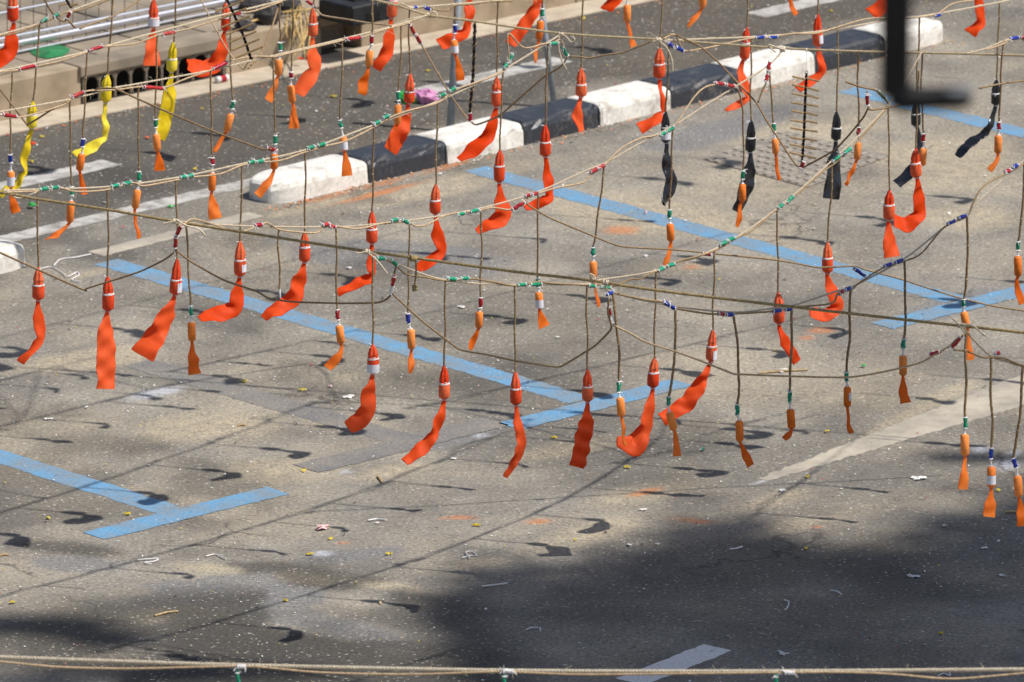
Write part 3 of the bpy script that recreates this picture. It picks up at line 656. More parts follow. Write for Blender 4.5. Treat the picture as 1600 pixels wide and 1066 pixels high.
TP = {
 'T1': [(-60, 66), (0, 54), (65, 36), (100, 21), (158, 0), (276, -40), (355, -67), (490, -110), (610, -148), (735, -195), (842, -235), (960, -280), (1100, -330)],
 'T2': [(-60, 123), (0, 111), (35, 104), (130, 82), (220, 57), (330, 28), (400, 11), (445, 0), (500, -12), (545, -18)],
 'T3': [(-80, 188), (0, 175), (110, 155), (178, 138), (216, 131), (330, 110), (400, 93), (428, 87), (535, 61), (600, 45), (640, 33), (670, 23)],
 'T4': [(8, 298), (60, 296), (170, 292), (275, 278), (375, 257), (475, 235), (580, 197), (685, 158), (785, 110), (876, 54)],
 'T5': [(275, 346), (320, 350), (400, 354), (525, 355), (580, 351), (640, 345), (750, 326), (840, 300), (917, 266), (945, 255), (1000, 224), (1052, 197), (1100, 166), (1150, 135), (1200, 103), (1224, 78)],
 'T6': [(575, 393), (620, 413), (696, 438), (800, 446), (860, 445), (917, 444), (936, 438), (1025, 423), (1120, 388), (1200, 337), (1285, 265), (1387, 165), (1440, 82)],
 'T7': [(945, 442), (957, 457), (1050, 478), (1144, 488), (1200, 483), (1237, 478), (1302, 457), (1330, 449), (1412, 405), (1475, 356), (1510, 335), (1530, 314), (1577, 271), (1600, 251), (1680, 175), (1760, 93)],
 'T8': [(1505, 511), (1520, 530), (1549, 557), (1575, 566), (1600, 573), (1660, 580)],
 'T9': [(645, 12), (720, 6), (800, -1), (911, -16), (1036, -45), (1168, -80), (1280, -115), (1530, -205)],
 'T10': [(1030, 62), (1046, 63), (1100, 61), (1190, 57), (1290, 48), (1380, 33), (1437, 26), (1560, 4), (1640, -16)],
 'T11': [(1510, 84), (1540, 76), (1572, 63), (1600, 57), (1660, 46)],
}
TL = {
 'T1': ('twine', 'pale twine with pale green joints crossing the top left corner', []),
 'T2': ('twine', 'pale twine with red joints passing above the drain and the yellow crackers', []),
 'T3': ('twine', 'pale twine with red joints passing just below the drain bars to the upper rope', [(670, 24, [[(672, 24), (640, 30), (600, 45)], [(672, 22), (678, 18), (683, 24), (676, 28)]])]),
 'T4': ('twine', 'pale twine with green joints rising from the left edge over the white kerb end', [(876, 54, [[(876, 52), (885, 58), (892, 66), (898, 62), (893, 56)], [(874, 56), (873, 75), (878, 95), (886, 110)]]), (10, 299, [[(10, 299), (30, 310), (58, 300)]])]),
 'T5': ('twine', 'long pale twine tied to the brown rope at left, rising past the stick ladder', [(275, 346, [[(275, 345), (262, 348), (254, 350)], [(275, 343), (290, 352), (310, 358), (322, 369)]]), (1223, 77, [[(1223, 77), (1200, 70), (1212, 82)]])]),
 'T6': ('twine', 'pale twine with green joints dipping under the brown rope and climbing to the lamp bracket', [(573, 393, [[(573, 393), (560, 396), (556, 394)], [(575, 395), (590, 408), (606, 429)]]), (926, 436, [[(926, 436), (922, 428), (930, 432)]])]),
 'T7': ('twine_grey', 'greyish twine with blue joints rising from the brown rope to the right edge', [(946, 441, [])]),  # duller twine colour puts the tree shade into this line
 'T8': ('twine_grey', 'short twine tied with a bow below the brown rope at the right edge', [(1500, 508, [[(1500, 508), (1492, 501), (1487, 497)], [(1500, 507), (1518, 508), (1530, 517), (1541, 526)], [(1500, 510), (1504, 515), (1508, 521)]])]),
 'T9': ('twine', 'white twine leaving the upper rope beside the two grey posts', [(642, 13, [[(642, 13), (628, 6), (622, 10)]])]),
 'T10': ('twine', 'white twine with blue joints running behind the top of the lamp bracket', [(1029, 62, [[(1029, 64), (1042, 75), (1050, 95), (1051, 114)], [(1029, 62), (1018, 66)]])]),
 'T11': ('twine', 'short twine with a blue joint at the upper right edge', []),
}
for k_ in TP: twine(k_, TP[k_], M[TL[k_][0]], TL[k_][1], knots=TL[k_][2])
# tied rope stub on the brown rope
sb = empty('rope_stub', on('G', 646, 404)); tag(sb, 'short knotted rope end hanging from the brown rope', 'rope end')
Y_ = on('G', 646, 404).y - 0.012; mb = MB(); P = [at_y(*p, Y_) for p in ((650, 404), (650, 425), (648, 446))]; strands(mb, catmull(P, 5), 0.0045, 3, .03, 5); mb.build('strands', M['rope_dark'], sb, smooth=True)
knot(sb, at_y(648, 450, Y_), ZV, 0.005, M['rope_dark']); knot(sb, at_y(646, 404, Y_), Vector((1, 0, -.15)), 0.006, M['rope_dark'])

# fuse lines: brown fuse running with each twine, joined by coloured taped sleeves with white thread ends
def sleeve(parent, a, b, m, r=0.0085, bows=True):
    mb = MB(); n = 6; P = [a.lerp(b, i / n) for i in range(n + 1)]; P = [p + Vector((random.uniform(-1, 1), 0, random.uniform(-1, 1))) * r * .22 for p in P]; sweep(mb, P, [r * x * random.uniform(.85, 1.1) for x in (.55, .95, 1.0, .92, 1.0, .9, .5)], 8, jit=.16)
    o = mb.build('tape_sleeve', m, parent, smooth=True)
    if bows:
        mb = MB(); d = (b - a).normalized()
        for c, nb_ in ((a, 3), (b, 2)):
            torus(mb, c + (b - a) * (.06 if c is a else -.06), d, r * .8, r * .32, seg=8, sides=4)
            for k in range(nb_):
                q = Vector((random.uniform(-1, 1), random.uniform(-.6, .1), random.uniform(-.8, 1))).normalized() * random.uniform(.010, .024)
                sweep(mb, [c, c + q * .6 + Vector((0, 0, .002)), c + q], [.0016, .0014, .0009], 4)
        t = mb.build('thread_tie', M['white'], None, origin=parent.location); t.parent = o; t['kind'] = 'stuff'
        t.location = (0, 0, 0); o_loc = parent.location
    return o
def fuse(tw, pts, sleeves, m, label, r=0.0040):
    P = [on(tw, *p) - Vector((0, 0.006, 0)) for p in pts]; root = empty('fuse_line', P[len(P) // 2]); tag(root, label, 'fuse', 'brown fuse lines on the twines')
    mb = MB(); sweep(mb, catmull(P, 6), r, 6, jit=.10); mb.build('fuse_cord', M[m], root, smooth=True)
    for (x0, y0, x1, y1, c) in sleeves:
        sleeve(root, on(tw, x0, y0) - Vector((0, 0.008, 0)), on(tw, x1, y1) - Vector((0, 0.008, 0)), M[c])
fuse('T1', [(-40, 64), (0, 56), (30, 50), (62, 37), (72, 33), (85, 27), (102, 20), (130, 14), (160, 3), (200, -12)], [(64, 34, 74, 28, 'green'), (84, 26, 92, 20, 'green')], 'cord', 'brown fuse with two green joints in the top left corner')
fuse('T2', [(-30, 118), (0, 112), (22, 110), (56, 103), (90, 96), (134, 82), (160, 73), (210, 68), (246, 55), (275, 49), (300, 43), (360, 24), (376, 20), (400, 16), (440, 2)], [(29, 108, 57, 102, 'redtape'), (138, 79, 162, 72, 'redtape'), (253, 54, 275, 49, 'redtape'), (364, 22, 377, 19, 'redtape')], 'cord_pale', 'pale fuse with red joints above the yellow crackers')
fuse('T3', [(-20, 181), (4, 179), (28, 183), (60, 176), (100, 163), (112, 154), (135, 142), (180, 140), (222, 135), (258, 136), (280, 127), (298, 120), (330, 109), (356, 96), (395, 88), (430, 88), (455, 82), (530, 64), (540, 61), (566, 58), (600, 46), (634, 37), (646, 30)], [(4, 178, 27, 182, 'redtape'), (112, 151, 132, 143, 'redtape'), (224, 135, 257, 138, 'redtape'), (332, 108, 356, 96, 'redtape'), (540, 61, 566, 58, 'redtape')], 'cord_pale', 'fuse with red joints dipping between the yellow and the first orange crackers')
fuse('T4', [(8, 300), (60, 298), (92, 293), (120, 299), (168, 296), (206, 285), (225, 290), (275, 281), (305, 276), (345, 271), (378, 258), (410, 253), (440, 250), (475, 238), (508, 228), (540, 220), (583, 199), (612, 182), (640, 172), (684, 160), (712, 140), (745, 128), (785, 112), (795, 95), (794, 52), (818, 74), (850, 68), (866, 66), (876, 62), (884, 80)],
     [(62, 296, 76, 293, 'green'), (80, 293, 92, 292, 'green'), (174, 291, 186, 288, 'green'), (192, 287, 205, 284, 'green'), (281, 277, 291, 275, 'green'), (292, 276, 302, 273, 'green'), (388, 254, 398, 251, 'green'), (400, 253, 412, 250, 'green'), (480, 231, 491, 228, 'green'), (496, 227, 508, 224, 'green'), (584, 193, 594, 189, 'green'), (598, 184, 608, 180, 'green'), (686, 150, 696, 146, 'green'), (702, 142, 712, 137, 'green'), (787, 106, 793, 98, 'green'), (796, 96, 801, 84, 'green'), (858, 68, 872, 67, 'green'), (878, 74, 887, 87, 'green')], 'cord_pale', 'long fuse with pairs of green joints over the left half of the kerb')
fuse('T5', [(276, 350), (285, 352), (300, 342), (330, 349), (372, 362), (405, 352), (418, 348), (436, 358), (465, 362), (495, 363), (508, 352), (525, 353), (560, 357), (600, 348), (636, 347), (650, 353), (668, 350), (700, 335), (750, 328), (770, 324), (800, 327), (820, 312), (841, 302), (870, 293), (910, 285), (924, 272), (942, 260), (970, 232), (1000, 216), (1020, 212), (1050, 200), (1062, 185), (1090, 145), (1115, 132), (1150, 134)],
     [(398, 352, 410, 350, 'redtape'), (504, 351, 514, 349, 'redtape'), (514, 353, 524, 354, 'redtape'), (611, 345, 622, 342, 'green'), (628, 342, 639, 348, 'green'), (714, 335, 726, 332, 'green'), (734, 331, 748, 327, 'green'), (820, 306, 828, 303, 'redtape'), (831, 304, 841, 300, 'redtape'), (922, 269, 934, 263, 'redtape'), (934, 263, 945, 257, 'redtape'), (1030, 211, 1040, 206, 'green'), (1041, 206, 1053, 198, 'green'), (1117, 129, 1132, 131, 'redtape'), (1134, 132, 1148, 134, 'redtape')], 'cord_pale', 'fuse with mixed red and green joints along the middle twine')
fuse('T6', [(592, 403), (605, 406), (618, 414), (635, 428), (660, 432), (697, 438), (735, 435), (770, 440), (805, 446), (840, 440), (860, 442), (917, 445), (945, 443), (960, 446), (985, 436), (1000, 435), (1024, 424), (1060, 408), (1090, 400), (1120, 390), (1150, 372), (1175, 360), (1205, 334), (1222, 322), (1250, 300), (1283, 270), (1310, 250), (1345, 215), (1386, 168)],
     [(588, 402, 602, 404, 'green'), (611, 405, 620, 414, 'green'), (699, 434, 713, 436, 'green'), (719, 435, 732, 434, 'green'), (808, 445, 822, 444, 'green'), (828, 444, 846, 443, 'green'), (919, 445, 930, 447, 'green'), (938, 448, 954, 449, 'green'), (1028, 423, 1038, 418, 'green'), (1042, 416, 1054, 412, 'green'), (1124, 382, 1136, 376, 'green'), (1137, 376, 1148, 371, 'green'), (1215, 325, 1224, 318, 'green'), (1229, 317, 1240, 306, 'green'), (1300, 252, 1313, 242, 'green'), (1318, 240, 1330, 231, 'green'), (1372, 142, 1384, 154, 'green')], 'cord', 'fuse with green joints under the brown rope')
fuse('T7', [(958, 457), (980, 462), (1010, 468), (1040, 472), (1052, 480), (1075, 485), (1110, 490), (1145, 490), (1180, 488), (1205, 486), (1238, 480), (1262, 478), (1300, 473), (1310, 458), (1330, 452), (1345, 440), (1380, 418), (1412, 408), (1440, 395), (1475, 355), (1510, 338), (1520, 318), (1537, 290), (1577, 268), (1600, 255), (1640, 215)],
     [(1036, 470, 1046, 477, 'blue'), (1045, 475, 1054, 482, 'blue'), (1122, 490, 1132, 491, 'redtape'), (1134, 491, 1146, 491, 'blue'), (1207, 486, 1221, 484, 'blue'), (1226, 483, 1237, 482, 'blue'), (1311, 459, 1318, 453, 'redtape'), (1320, 453, 1329, 449, 'blue'), (1381, 416, 1393, 411, 'blue'), (1398, 410, 1411, 405, 'blue'), (1480, 350, 1492, 344, 'blue'), (1497, 340, 1510, 336, 'blue'), (1570, 268, 1578, 265, 'redtape'), (1582, 262, 1590, 257, 'blue'), (1334, 418, 1352, 431, 'blue'), (948, 460, 958, 455, 'blue')], 'cord', 'brown fuse with blue joints at the right of the plaza')
fuse('T8', [(1490, 546), (1512, 549), (1535, 558), (1549, 558), (1570, 560), (1590, 568), (1620, 578)], [(1554, 552, 1562, 550, 'redtape')], 'cord', 'short dark fuse below the bow at the right edge')
fuse('T9', [(645, 14), (668, 10), (680, 15), (700, 16), (712, 8), (740, 6), (770, 2), (800, 2)], [(644, 12, 652, 11, 'blue'), (662, 10, 672, 15, 'blue')], 'cord', 'fuse with a blue looped joint near the grey post')
fuse('T10', [(1036, 60), (1055, 54), (1068, 78), (1095, 76), (1112, 73), (1170, 60), (1200, 58), (1240, 52), (1262, 52), (1282, 50), (1350, 30), (1385, 28), (1420, 28), (1462, 22), (1475, 14), (1490, 5), (1520, 0)], [(1043, 66, 1052, 73, 'blue'), (1056, 73, 1068, 80, 'blue'), (1180, 59, 1195, 57, 'blue'), (1200, 58, 1215, 57, 'blue'), (1460, 25, 1470, 22, 'blue')], 'cord_pale', 'fuse with blue joints behind the lamp bracket')
fuse('T11', [(1540, 78), (1568, 68), (1580, 60), (1595, 60), (1606, 68)], [(1578, 60, 1592, 58, 'blue'), (1594, 58, 1602, 57, 'redtape')], 'cord_pale', 'fuse with a blue and a red joint at the upper right edge')
fuse('N', [(-60, 1028), (0, 1033), (60, 1039), (100, 1042), (200, 1044), (330, 1041), (400, 1041), (500, 1050), (640, 1053), (780, 1049), (900, 1053), (1050, 1052), (1230, 1050), (1330, 1050), (1400, 1053), (1490, 1060), (1600, 1051), (1660, 1046)],
     [(371, 1041, 384, 1041, 'white'), (786, 1048, 802, 1048, 'white'), (1226, 1050, 1240, 1050, 'white'), (371, 1047, 374, 1100, 'green'), (788, 1052, 786, 1110, 'green'), (1213, 1053, 1210, 1110, 'green')], 'cord_pale', 'out of focus fuse under the bottom rope with three green sleeves')

# connecting fuses slung between twines
def connector(pts, twA, twB, label, sleeves=(), m='cord_pale', r=0.0042, name='connecting_fuse'):
    YA, YB = on(twA, *pts[0]).y, on(twB, *pts[-1]).y; n = len(pts)
    cum = [0.0]
    for a, b in zip(pts, pts[1:]): cum.append(cum[-1] + math.hypot(b[0] - a[0], b[1] - a[1]))
    def Yat(px):
        best = min(range(n), key=lambda i: abs(pts[i][0] - px)); return YA + (YB - YA) * cum[best] / cum[-1] - 0.010
    P = [at_y(x, y, YA + (YB - YA) * cum[i] / cum[-1] - 0.010) for i, (x, y) in enumerate(pts)]
    root = empty(name, P[len(P) // 2]); tag(root, label, 'fuse', 'connecting fuses between the twines')
    mb = MB(); sweep(mb, catmull(P, 5, 0.32), r, 6, jit=.08); mb.build('fuse_cord', M[m], root, smooth=True)
    for (x0, y0, x1, y1, c) in sleeves: sleeve(root, at_y(x0, y0, Yat(x0) - .003), at_y(x1, y1, Yat(x1) - .003), M[c])
connector([(-30, 380), (0, 395), (128, 452), (135, 451), (180, 437), (220, 424), (255, 407), (273, 393), (275, 372), (285, 350)], 'T4', 'T5', 'brown fuse hanging in a wide V in front of the two leftmost red crackers', [(274, 388, 275, 370, 'redtape'), (276, 368, 284, 352, 'redtape')], 'cord')
connector([(276, 392), (300, 410), (350, 438), (400, 455), (420, 466), (460, 472), (540, 474), (590, 473), (606, 466), (613, 456), (615, 432), (619, 416)], 'T5', 'T6', 'brown fuse sagging to a red joint under the small rope stub', [(613, 448, 616, 431, 'redtape'), (611, 460, 613, 449, 'white')], 'cord')
connector([(613, 459), (660, 502), (700, 533), (720, 547), (760, 554), (800, 563), (850, 571), (875, 573), (900, 559), (930, 540), (953, 517), (955, 508), (950, 490), (951, 466)], 'T6', 'T7', 'brown fuse making the lowest V in front of the blue line', [(950, 479, 954, 494, 'redtape'), (954, 495, 958, 506, 'white')], 'cord')
connector([(958, 508), (985, 521), (1010, 535), (1060, 551), (1100, 566), (1145, 584), (1155, 585), (1230, 588), (1320, 590), (1360, 585), (1400, 577), (1440, 566), (1468, 550), (1485, 540), (1495, 530), (1506, 523)], 'T7', 'T8', 'long brown fuse sagging to red joints at the right below the bow', [(1453, 554, 1470, 550, 'redtape'), (1487, 544, 1503, 526, 'redtape')], 'cord_pale')
connector([(800, 328), (812, 320), (822, 318), (832, 325), (860, 341), (920, 366), (970, 385), (1050, 390), (1100, 395), (1200, 405), (1240, 411), (1280, 418), (1335, 416), (1350, 421), (1410, 437), (1480, 460), (1550, 478), (1650, 493)], 'T5', 'T7', 'long thin brown fuse crossing the right half under the red crackers', [(800, 328, 821, 316, 'redtape'), (1098, 396, 1112, 398, 'redtape')], 'cord')
connector([(150, 139), (178, 138), (185, 141), (250, 170), (330, 204), (395, 228), (412, 234), (424, 233)], 'T3', 'T4', 'straight fuse running down from the drain bars to a red joint on the kerb end', [(418, 232, 434, 236, 'redtape')], 'cord')
connector([(-30, 115), (0, 140), (40, 192), (44, 194), (60, 185), (80, 172), (105, 160)], 'T2', 'T3', 'fuse making a small V at the left edge over the yellow cracker', [], 'cord')
connector([(310, -10), (320, 12), (345, 60), (362, 88), (380, 108), (386, 100), (396, 90)], 'T1', 'T3', 'thin fuse slanting down past the bent red cracker above the drain', [], 'cord_pale', 0.0032)
connector([(434, 14), (425, 42), (415, 68), (404, 91), (396, 98), (388, 107)], 'T2', 'T3', 'dark fuse slanting from the twine end to the straw frond', [], 'cord')
connector([(470, -8), (482, 3), (492, 12), (504, 24), (540, 30), (575, 36), (612, 40)], 'T2', 'T3', 'fuse with a red joint in front of the black rubber block', [(478, 1, 492, 11, 'redtape')], 'cord_pale')
connector([(640, 36), (650, 52), (658, 69), (680, 108), (705, 150), (728, 183), (736, 190)], 'T3', 'T9', 'pale fuse with long red joint slanting down to the braided black cord', [(640, 38, 648, 54, 'redtape'), (649, 54, 657, 68, 'redtape')], 'cord_pale')
connector([(736, 190), (745, 195), (780, 181), (800, 164), (825, 142), (852, 119), (875, 105), (886, 91)], 'T9', 'T4', 'dark fuse rising from the braided black cord to the tied twine end', [], 'cord')
connector([(888, 88), (905, 89), (921, 91), (945, 86), (970, 83), (990, 76), (1015, 66), (1030, 60), (1048, 53)], 'T4', 'T10', 'kinked fuse between the tied twine end and the blue looped joint', [], 'cord')
connector([(1056, 55), (1082, 67), (1097, 75), (1125, 100), (1150, 127), (1182, 161), (1200, 192), (1225, 230), (1243, 257), (1254, 262), (1262, 258), (1290, 243), (1306, 233), (1325, 213), (1340, 195), (1350, 182), (1357, 168)], 'T10', 'T11', 'fuse falling in a V to the foot of the ladder of sticks', [(1251, 263, 1256, 252, 'redtape')], 'cord')
connector([(1184, 161), (1192, 140), (1198, 128), (1199, 112), (1202, 95)], 'T5', 'T5', 'short red taped fuse beside the black cracker over the kerb', [(1196, 128, 1200, 116, 'redtape'), (1200, 112, 1203, 96, 'redtape')], 'cord')
connector([(1354, 143), (1356, 150), (1357, 168), (1362, 172), (1385, 169), (1410, 163), (1440, 158)], 'T11', 'T11', 'short dark fuse with a red joint under the lamp bracket', [(1355, 147, 1356, 165, 'redtape')], 'cord')
connector([(1322, 128), (1345, 136), (1368, 141), (1380, 150), (1388, 162)], 'T6', 'T6', 'short fuse with a green joint meeting the twine by the lamp bracket', [], 'cord')
connector([(1530, 138), (1565, 131), (1600, 126), (1650, 118)], 'T11', 'T11', 'thin dark fuse at the right edge above the bent black cracker', [], 'cord')
connector([(66, -6), (75, 10), (83, 22), (92, 30), (101, 34), (104, 30), (118, 44)], 'T1', 'T1', 'kinked thin fuse at the top left by the steel railing', [(104, 29, 111, 18, 'redtape')], 'cord')
connector([(125, 45), (150, 35), (180, 24), (218, 0)], 'T2', 'T1', 'dark fuse in front of the steel railing', [], 'cord')

# ladders of tan sticks and the braided cord
def ladder(pts, tw, sides_, label, stick=20):
    P = [on(tw, *p) for p in pts]; Y = P[0].y - .01; P = [at_y(x, y, Y) for x, y in pts]; root = empty('stick_ladder', P[0]); tag(root, label, 'cracker ladder')
    mb = MB(); strands(mb, catmull(P, 8), 0.0068, 2, 0.03, 5); mb.build('black_cord', M['black_cord'], root, smooth=True)
    s_ = mpp(P[0]); mb = MB(); torus(mb, P[0] + Vector((0, 0, .006)), Vector((0, 1, 0)), .006, .0014); mb.build('hook', M['black_cord'], root)
    for (px, py, sd_, dy) in sides_:
        c = at_y(px, py, Y - .004); e = at_y(px + sd_ * stick, py + dy, Y - .012); mb = MB()
        sweep(mb, [c, c.lerp(e, .5), e], 0.0044, 7); mb.build('paper_stick', M['stick'], root)
    return root
ss = []
for k in range(10):
    y = 121 + k * 13.3; x = 1259.5 - (y - 115) / 140 * 5.5
    ss.append((x - 1, y + 3 + random.uniform(-1, 1), -1, -4 + random.uniform(-1, 1))); ss.append((x + 1, y + 2 + random.uniform(-1, 1), 1, 4 + random.uniform(-1.5, 1.5)))
lad = ladder([(1260, 115), (1258, 160), (1256, 210), (1253, 256)], 'F', ss, 'black cord ladder of tan paper sticks hanging left of the lamp bracket')
mb = MB(); P0 = on('F', 1260, 78); sweep(mb, [P0, at_y(1260, 113, P0.y - .01)], .0009, 4); torus(mb, P0, Vector((1, 0, 0)), .007, .0016); mb.build('hanging_thread', M['white'], lad)
ss = [(358 + k * 5.2, 10 + k * 12.0, sg, dy) for k in range(7) for sg, dy in ((1, -9), (-1, 9))]
ladder([(352, -6), (366, 24), (380, 56), (392, 92)], 'T3', ss, 'slanting black cord ladder of sticks beside the straw frond', 22)
ss = [(104, 6, -1, 2), (110, 10, 1, -4)]
ladder([(98, -14), (105, 2), (111, 12)], 'T2', ss, 'end of a stick ladder at the top left edge', 12)
bcord = empty('braided_cord', on('F', 742, 34)); tag(bcord, 'black and tan braided cord hanging by the thicker grey post', 'cord')
Yb = on('F', 742, 34).y - .008; P = catmull([at_y(*p, Yb) for p in ((742, 36), (741, 70), (739, 120), (734, 176))], 8)
mb = MB(); strands(mb, P, .0075, 2, .055, 6); mb.build('black_strands', M['black_cord'], bcord, smooth=True)
mb = MB(); Pr = resample(P, .005); Fm = frames(Pr); sweep(mb, [p + a * .0088 * math.cos(i * .62) + b * .0088 * math.sin(i * .62) for i, (p, (t, a, b)) in enumerate(zip(Pr, Fm))], .0016, 4); mb.build('tan_winding', M['stick'], bcord)
sleeve(bcord, at_y(734, 176, Yb), at_y(736, 190, Yb), M['redtape'])

# ------------------------------------------------------------------ crackers
def tail(mb, pts, Y0, x0, s, wmax, r0):
    """flattened paper sleeve: pinched round at the top, wide below, folded along random creases"""
    P = [at_y(x, y, Y0 + (x - x0) * s * 0.40 - (y - pts[0][1]) * s * 0.26) for i, (x, y, w) in enumerate(pts)]
    W = [w for *_, w in pts]; Q, WW = [], []
    for i in range(len(P) - 1):                      # corners stay crisp: linear with a little rounding
        n = max(2, int((P[i + 1] - P[i]).length / (3.6 * s)))
        for k in range(n): Q.append(P[i].lerp(P[i + 1], k / n)); WW.append(W[i] + (W[i + 1] - W[i]) * k / n)
    Q.append(P[-1]); WW.append(W[-1])
    for _ in range(2): Q = [Q[0]] + [Q[i] * .5 + (Q[i - 1] + Q[i + 1]) * .25 for i in range(1, len(Q) - 1)] + [Q[-1]]
    T = tangents(Q); n = len(Q); K = 18; ph = random.random() * 6; TH = []; fr_ = []
    for i, t in enumerate(T):                        # the twist is picked so that the sleeve's broad side catches the sun
        v = Vector((0, -1, 0)); N0 = (v - t * v.dot(t)).normalized(); W0 = t.cross(N0); fr_.append((N0, W0))
        f = min(1, max(0.12, WW[i] / wmax)); th = min(1.15, max(0.55, math.acos(f) + .36 * math.sin(i * .24 + ph)))
        TH.append(th if (N0 * math.cos(th) - W0 * math.sin(th)).dot(SUN) > (N0 * math.cos(th) + W0 * math.sin(th)).dot(SUN) else -th)
    for _ in range(2): TH = [sum(TH[max(0, i - 1):i + 2]) / len(TH[max(0, i - 1):i + 2]) for i in range(n)]
    folds = [(random.uniform(-1.2, 1.2), random.uniform(18, 40), random.random(), random.uniform(.9, 2.0)) for _ in range(3)]
    folds.append((math.pi / 2 + random.uniform(-.15, .15), random.uniform(14, 22), random.random(), .7)); rings = []
    for i in range(n):
        t = T[i]; N0, W0 = fr_[i]; grow = min(1.0, i / 8.0); th = TH[i] * grow
        hw = r0 * (1 - grow) + WW[i] / 2 / math.cos(th) * grow
        Wd = W0 * math.cos(th) + N0 * math.sin(th); Nd = t.cross(Wd); ht = r0 * .9 * (1 - grow) + grow * (1.7 + 0.7 * math.sin(i * .5 + ph)); ring = []
        for k in range(K):
            a = 2 * math.pi * k / K; ca, sa = math.cos(a), math.sin(a)
            x = hw * (abs(ca) ** 0.8) * (1 if ca > 0 else -1); yy = i * 3.6; z = ht * sa
            for (al, lam, p0, am) in folds:
                u_ = (yy * math.cos(al) + x * math.sin(al)) / lam + p0; z += grow * am * (abs((u_ % 1) - .5) * 4 - 1)
            x += random.uniform(-.35, .35) * grow
            ring.append(Q[i] + Wd * (x * s) + Nd * (z * s))
        rings.append(ring)
    vs = [p for r in rings for p in r]; fs = []
    for i in range(n - 1):
        for k in range(K):
            k2 = (k + 1) % K; q = (i * K + k, i * K + k2, (i + 1) * K + k2, (i + 1) * K + k)
            fs.append(q)
    mb.add(vs, fs)
def bows(mb, c, s, n=2, L=8):
    for k in range(n):
        q = Vector((random.choice((-1, 1)) * random.uniform(.5, 1), -.4, random.uniform(-.6, .9))).normalized() * (random.uniform(.6, 1.2) * L * s)
        sweep(mb, [c, c + q * .6 + Vector((0, 0, .001)), c + q], [.0015, .0014, .0009], 4)
def cord_part(root, pts, s, r=0.0046):
    P = resample(catmull(pts, 6), 0.012); mb = MB()
    ph = random.random() * 6; q_ = random.uniform(.001, .0038)
    P = [p + Vector((random.uniform(-.0008, .0008) + q_ * math.sin(i * .28 + ph) * math.sin(math.pi * i / len(P)), 0, 0)) for i, p in enumerate(P)]
    rr = [r * random.uniform(.93, 1.07) for _ in P]; sweep(mb, P, rr, 6)
    for i in range(4 + random.randrange(8), len(P) - 2, 11 + random.randrange(3)): sweep(mb, [P[i], P[i] + (P[i + 1] - P[i]) * .45], r * 1.14, 6, 1)
    mb.build('cord', [M['cord'], M['cord_pale']], root, smooth=True)
GROUPS = {'red': 'big red crackers on cords', 'yellow': 'yellow crackers on cords', 'black': 'black crackers on cords', 'orange': 'small orange crackers on cords'}
def big(label, col, tw, cord, tip, ring, bot, cx, tl, lab=None, rw=9.0):
    """cord: points from the twine down; tip (x,y); ring / bottom rows of the tube; cx = (top, bottom) centre; tl = tail points x,y,width"""
    A = on(tw, *cord[0]); Y = A.y - .006; root = empty('firecracker', A); tag(root, label, 'firecracker', GROUPS[col]); rw *= random.uniform(.95, 1.06)
    s = mpp(at_y(cx[0], ring, Y)); g = lambda x, y: at_y(x, y, Y)
    pts = [A] + [g(x, y) for x, y in cord[1:]] + [g(tip[0], tip[1] + 4)]
    cord_part(root, pts, s)
    hx, hy = tip; mb = MB(); n = 7; H = []
    prof_ = [(0, 1.6), (.10, 2.6), (.3, 4.6), (.5, 6.0), (.72, 7.0), (.88, 6.9), (1.0, 6.6)]
    for t, r in prof_: H.append((g(hx + (cx[0] - hx) * t, hy + (ring - hy) * t), r * s * rw / 9 * random.uniform(.94, 1.06)))
    sweep(mb, [h[0] for h in H], [h[1] for h in H], 14, pleat=.11, jit=.05); mb.build('paper_head', M[col], root)
    mb = MB(); tp, bt = g(cx[0], ring), g(cx[1], bot); d = (bt - tp); 
    sweep(mb, [tp, tp + d * .05, tp + d * .12, tp + d * .5, tp + d * .86, tp + d * .94, bt, bt + d * .07], [x * s for x in (rw * .80, rw * .95, rw, rw * 1.01, rw, rw * .90, rw * .62, 3.2)], 16, jit=.03)
    mb.build('tube', M[col], root, smooth=True)
    mb = MB(); torus(mb, tp + d * .02, d, rw * .90 * s, .8 * s, seg=16); torus(mb, tp + d * .07, d + Vector((.004, 0, .002)), rw * .97 * s, .5 * s, seg=16)
    bows(mb, tp + Vector((rw * s * .6, -rw * s * .7, 0)), s, 1, 7); bows(mb, g(hx, hy + 2), s, 2, 8); torus(mb, bt + d * .10, d, 3.4 * s, .7 * s, seg=8); bows(mb, bt + d * .10, s, 1, 6)
    mb.build('white_tie', M['white'], root)['kind'] = 'stuff'
    if lab:                                          # white paper label: (y0, y1, start angle, end angle)
        mb = MB(); y0, y1, a0, a1 = lab; vs = []; u = Vector((1, 0, 0)); f = Vector((0, -1, 0))
        for yy in (y0, y1):
            t = (yy - ring) / (bot - ring); c = tp + d * t
            for i in range(11):
                a = a0 + (a1 - a0) * i / 10; vs.append(c + (u * math.sin(R(a)) + f * math.cos(R(a))) * (rw * 1.06 * s))
        mb.add(vs, [(i, i + 1, i + 12, i + 11) for i in range(10)]); mb.build('paper_label', M['label'], root, smooth=True)
    if tl:
        mb = MB(); wm = max(18, max(w for *_, w in tl)); wm = min(wm, 27); tail(mb, [(cx[1] + (tl[0][0] - cx[1]) * .5, bot + 2, 6)] + list(tl), Y, cx[1], s, wm, 3.0)
        o = mb.build('tail', M[col + '_tail'], root, smooth=True)
        sv = o.modifiers.new('paper_body', 'SUBSURF') if False else None
    return root
BAND = lambda a, b: (a, b, -100, 100)
SIDE = lambda a, b: (a, b, 20, 85)
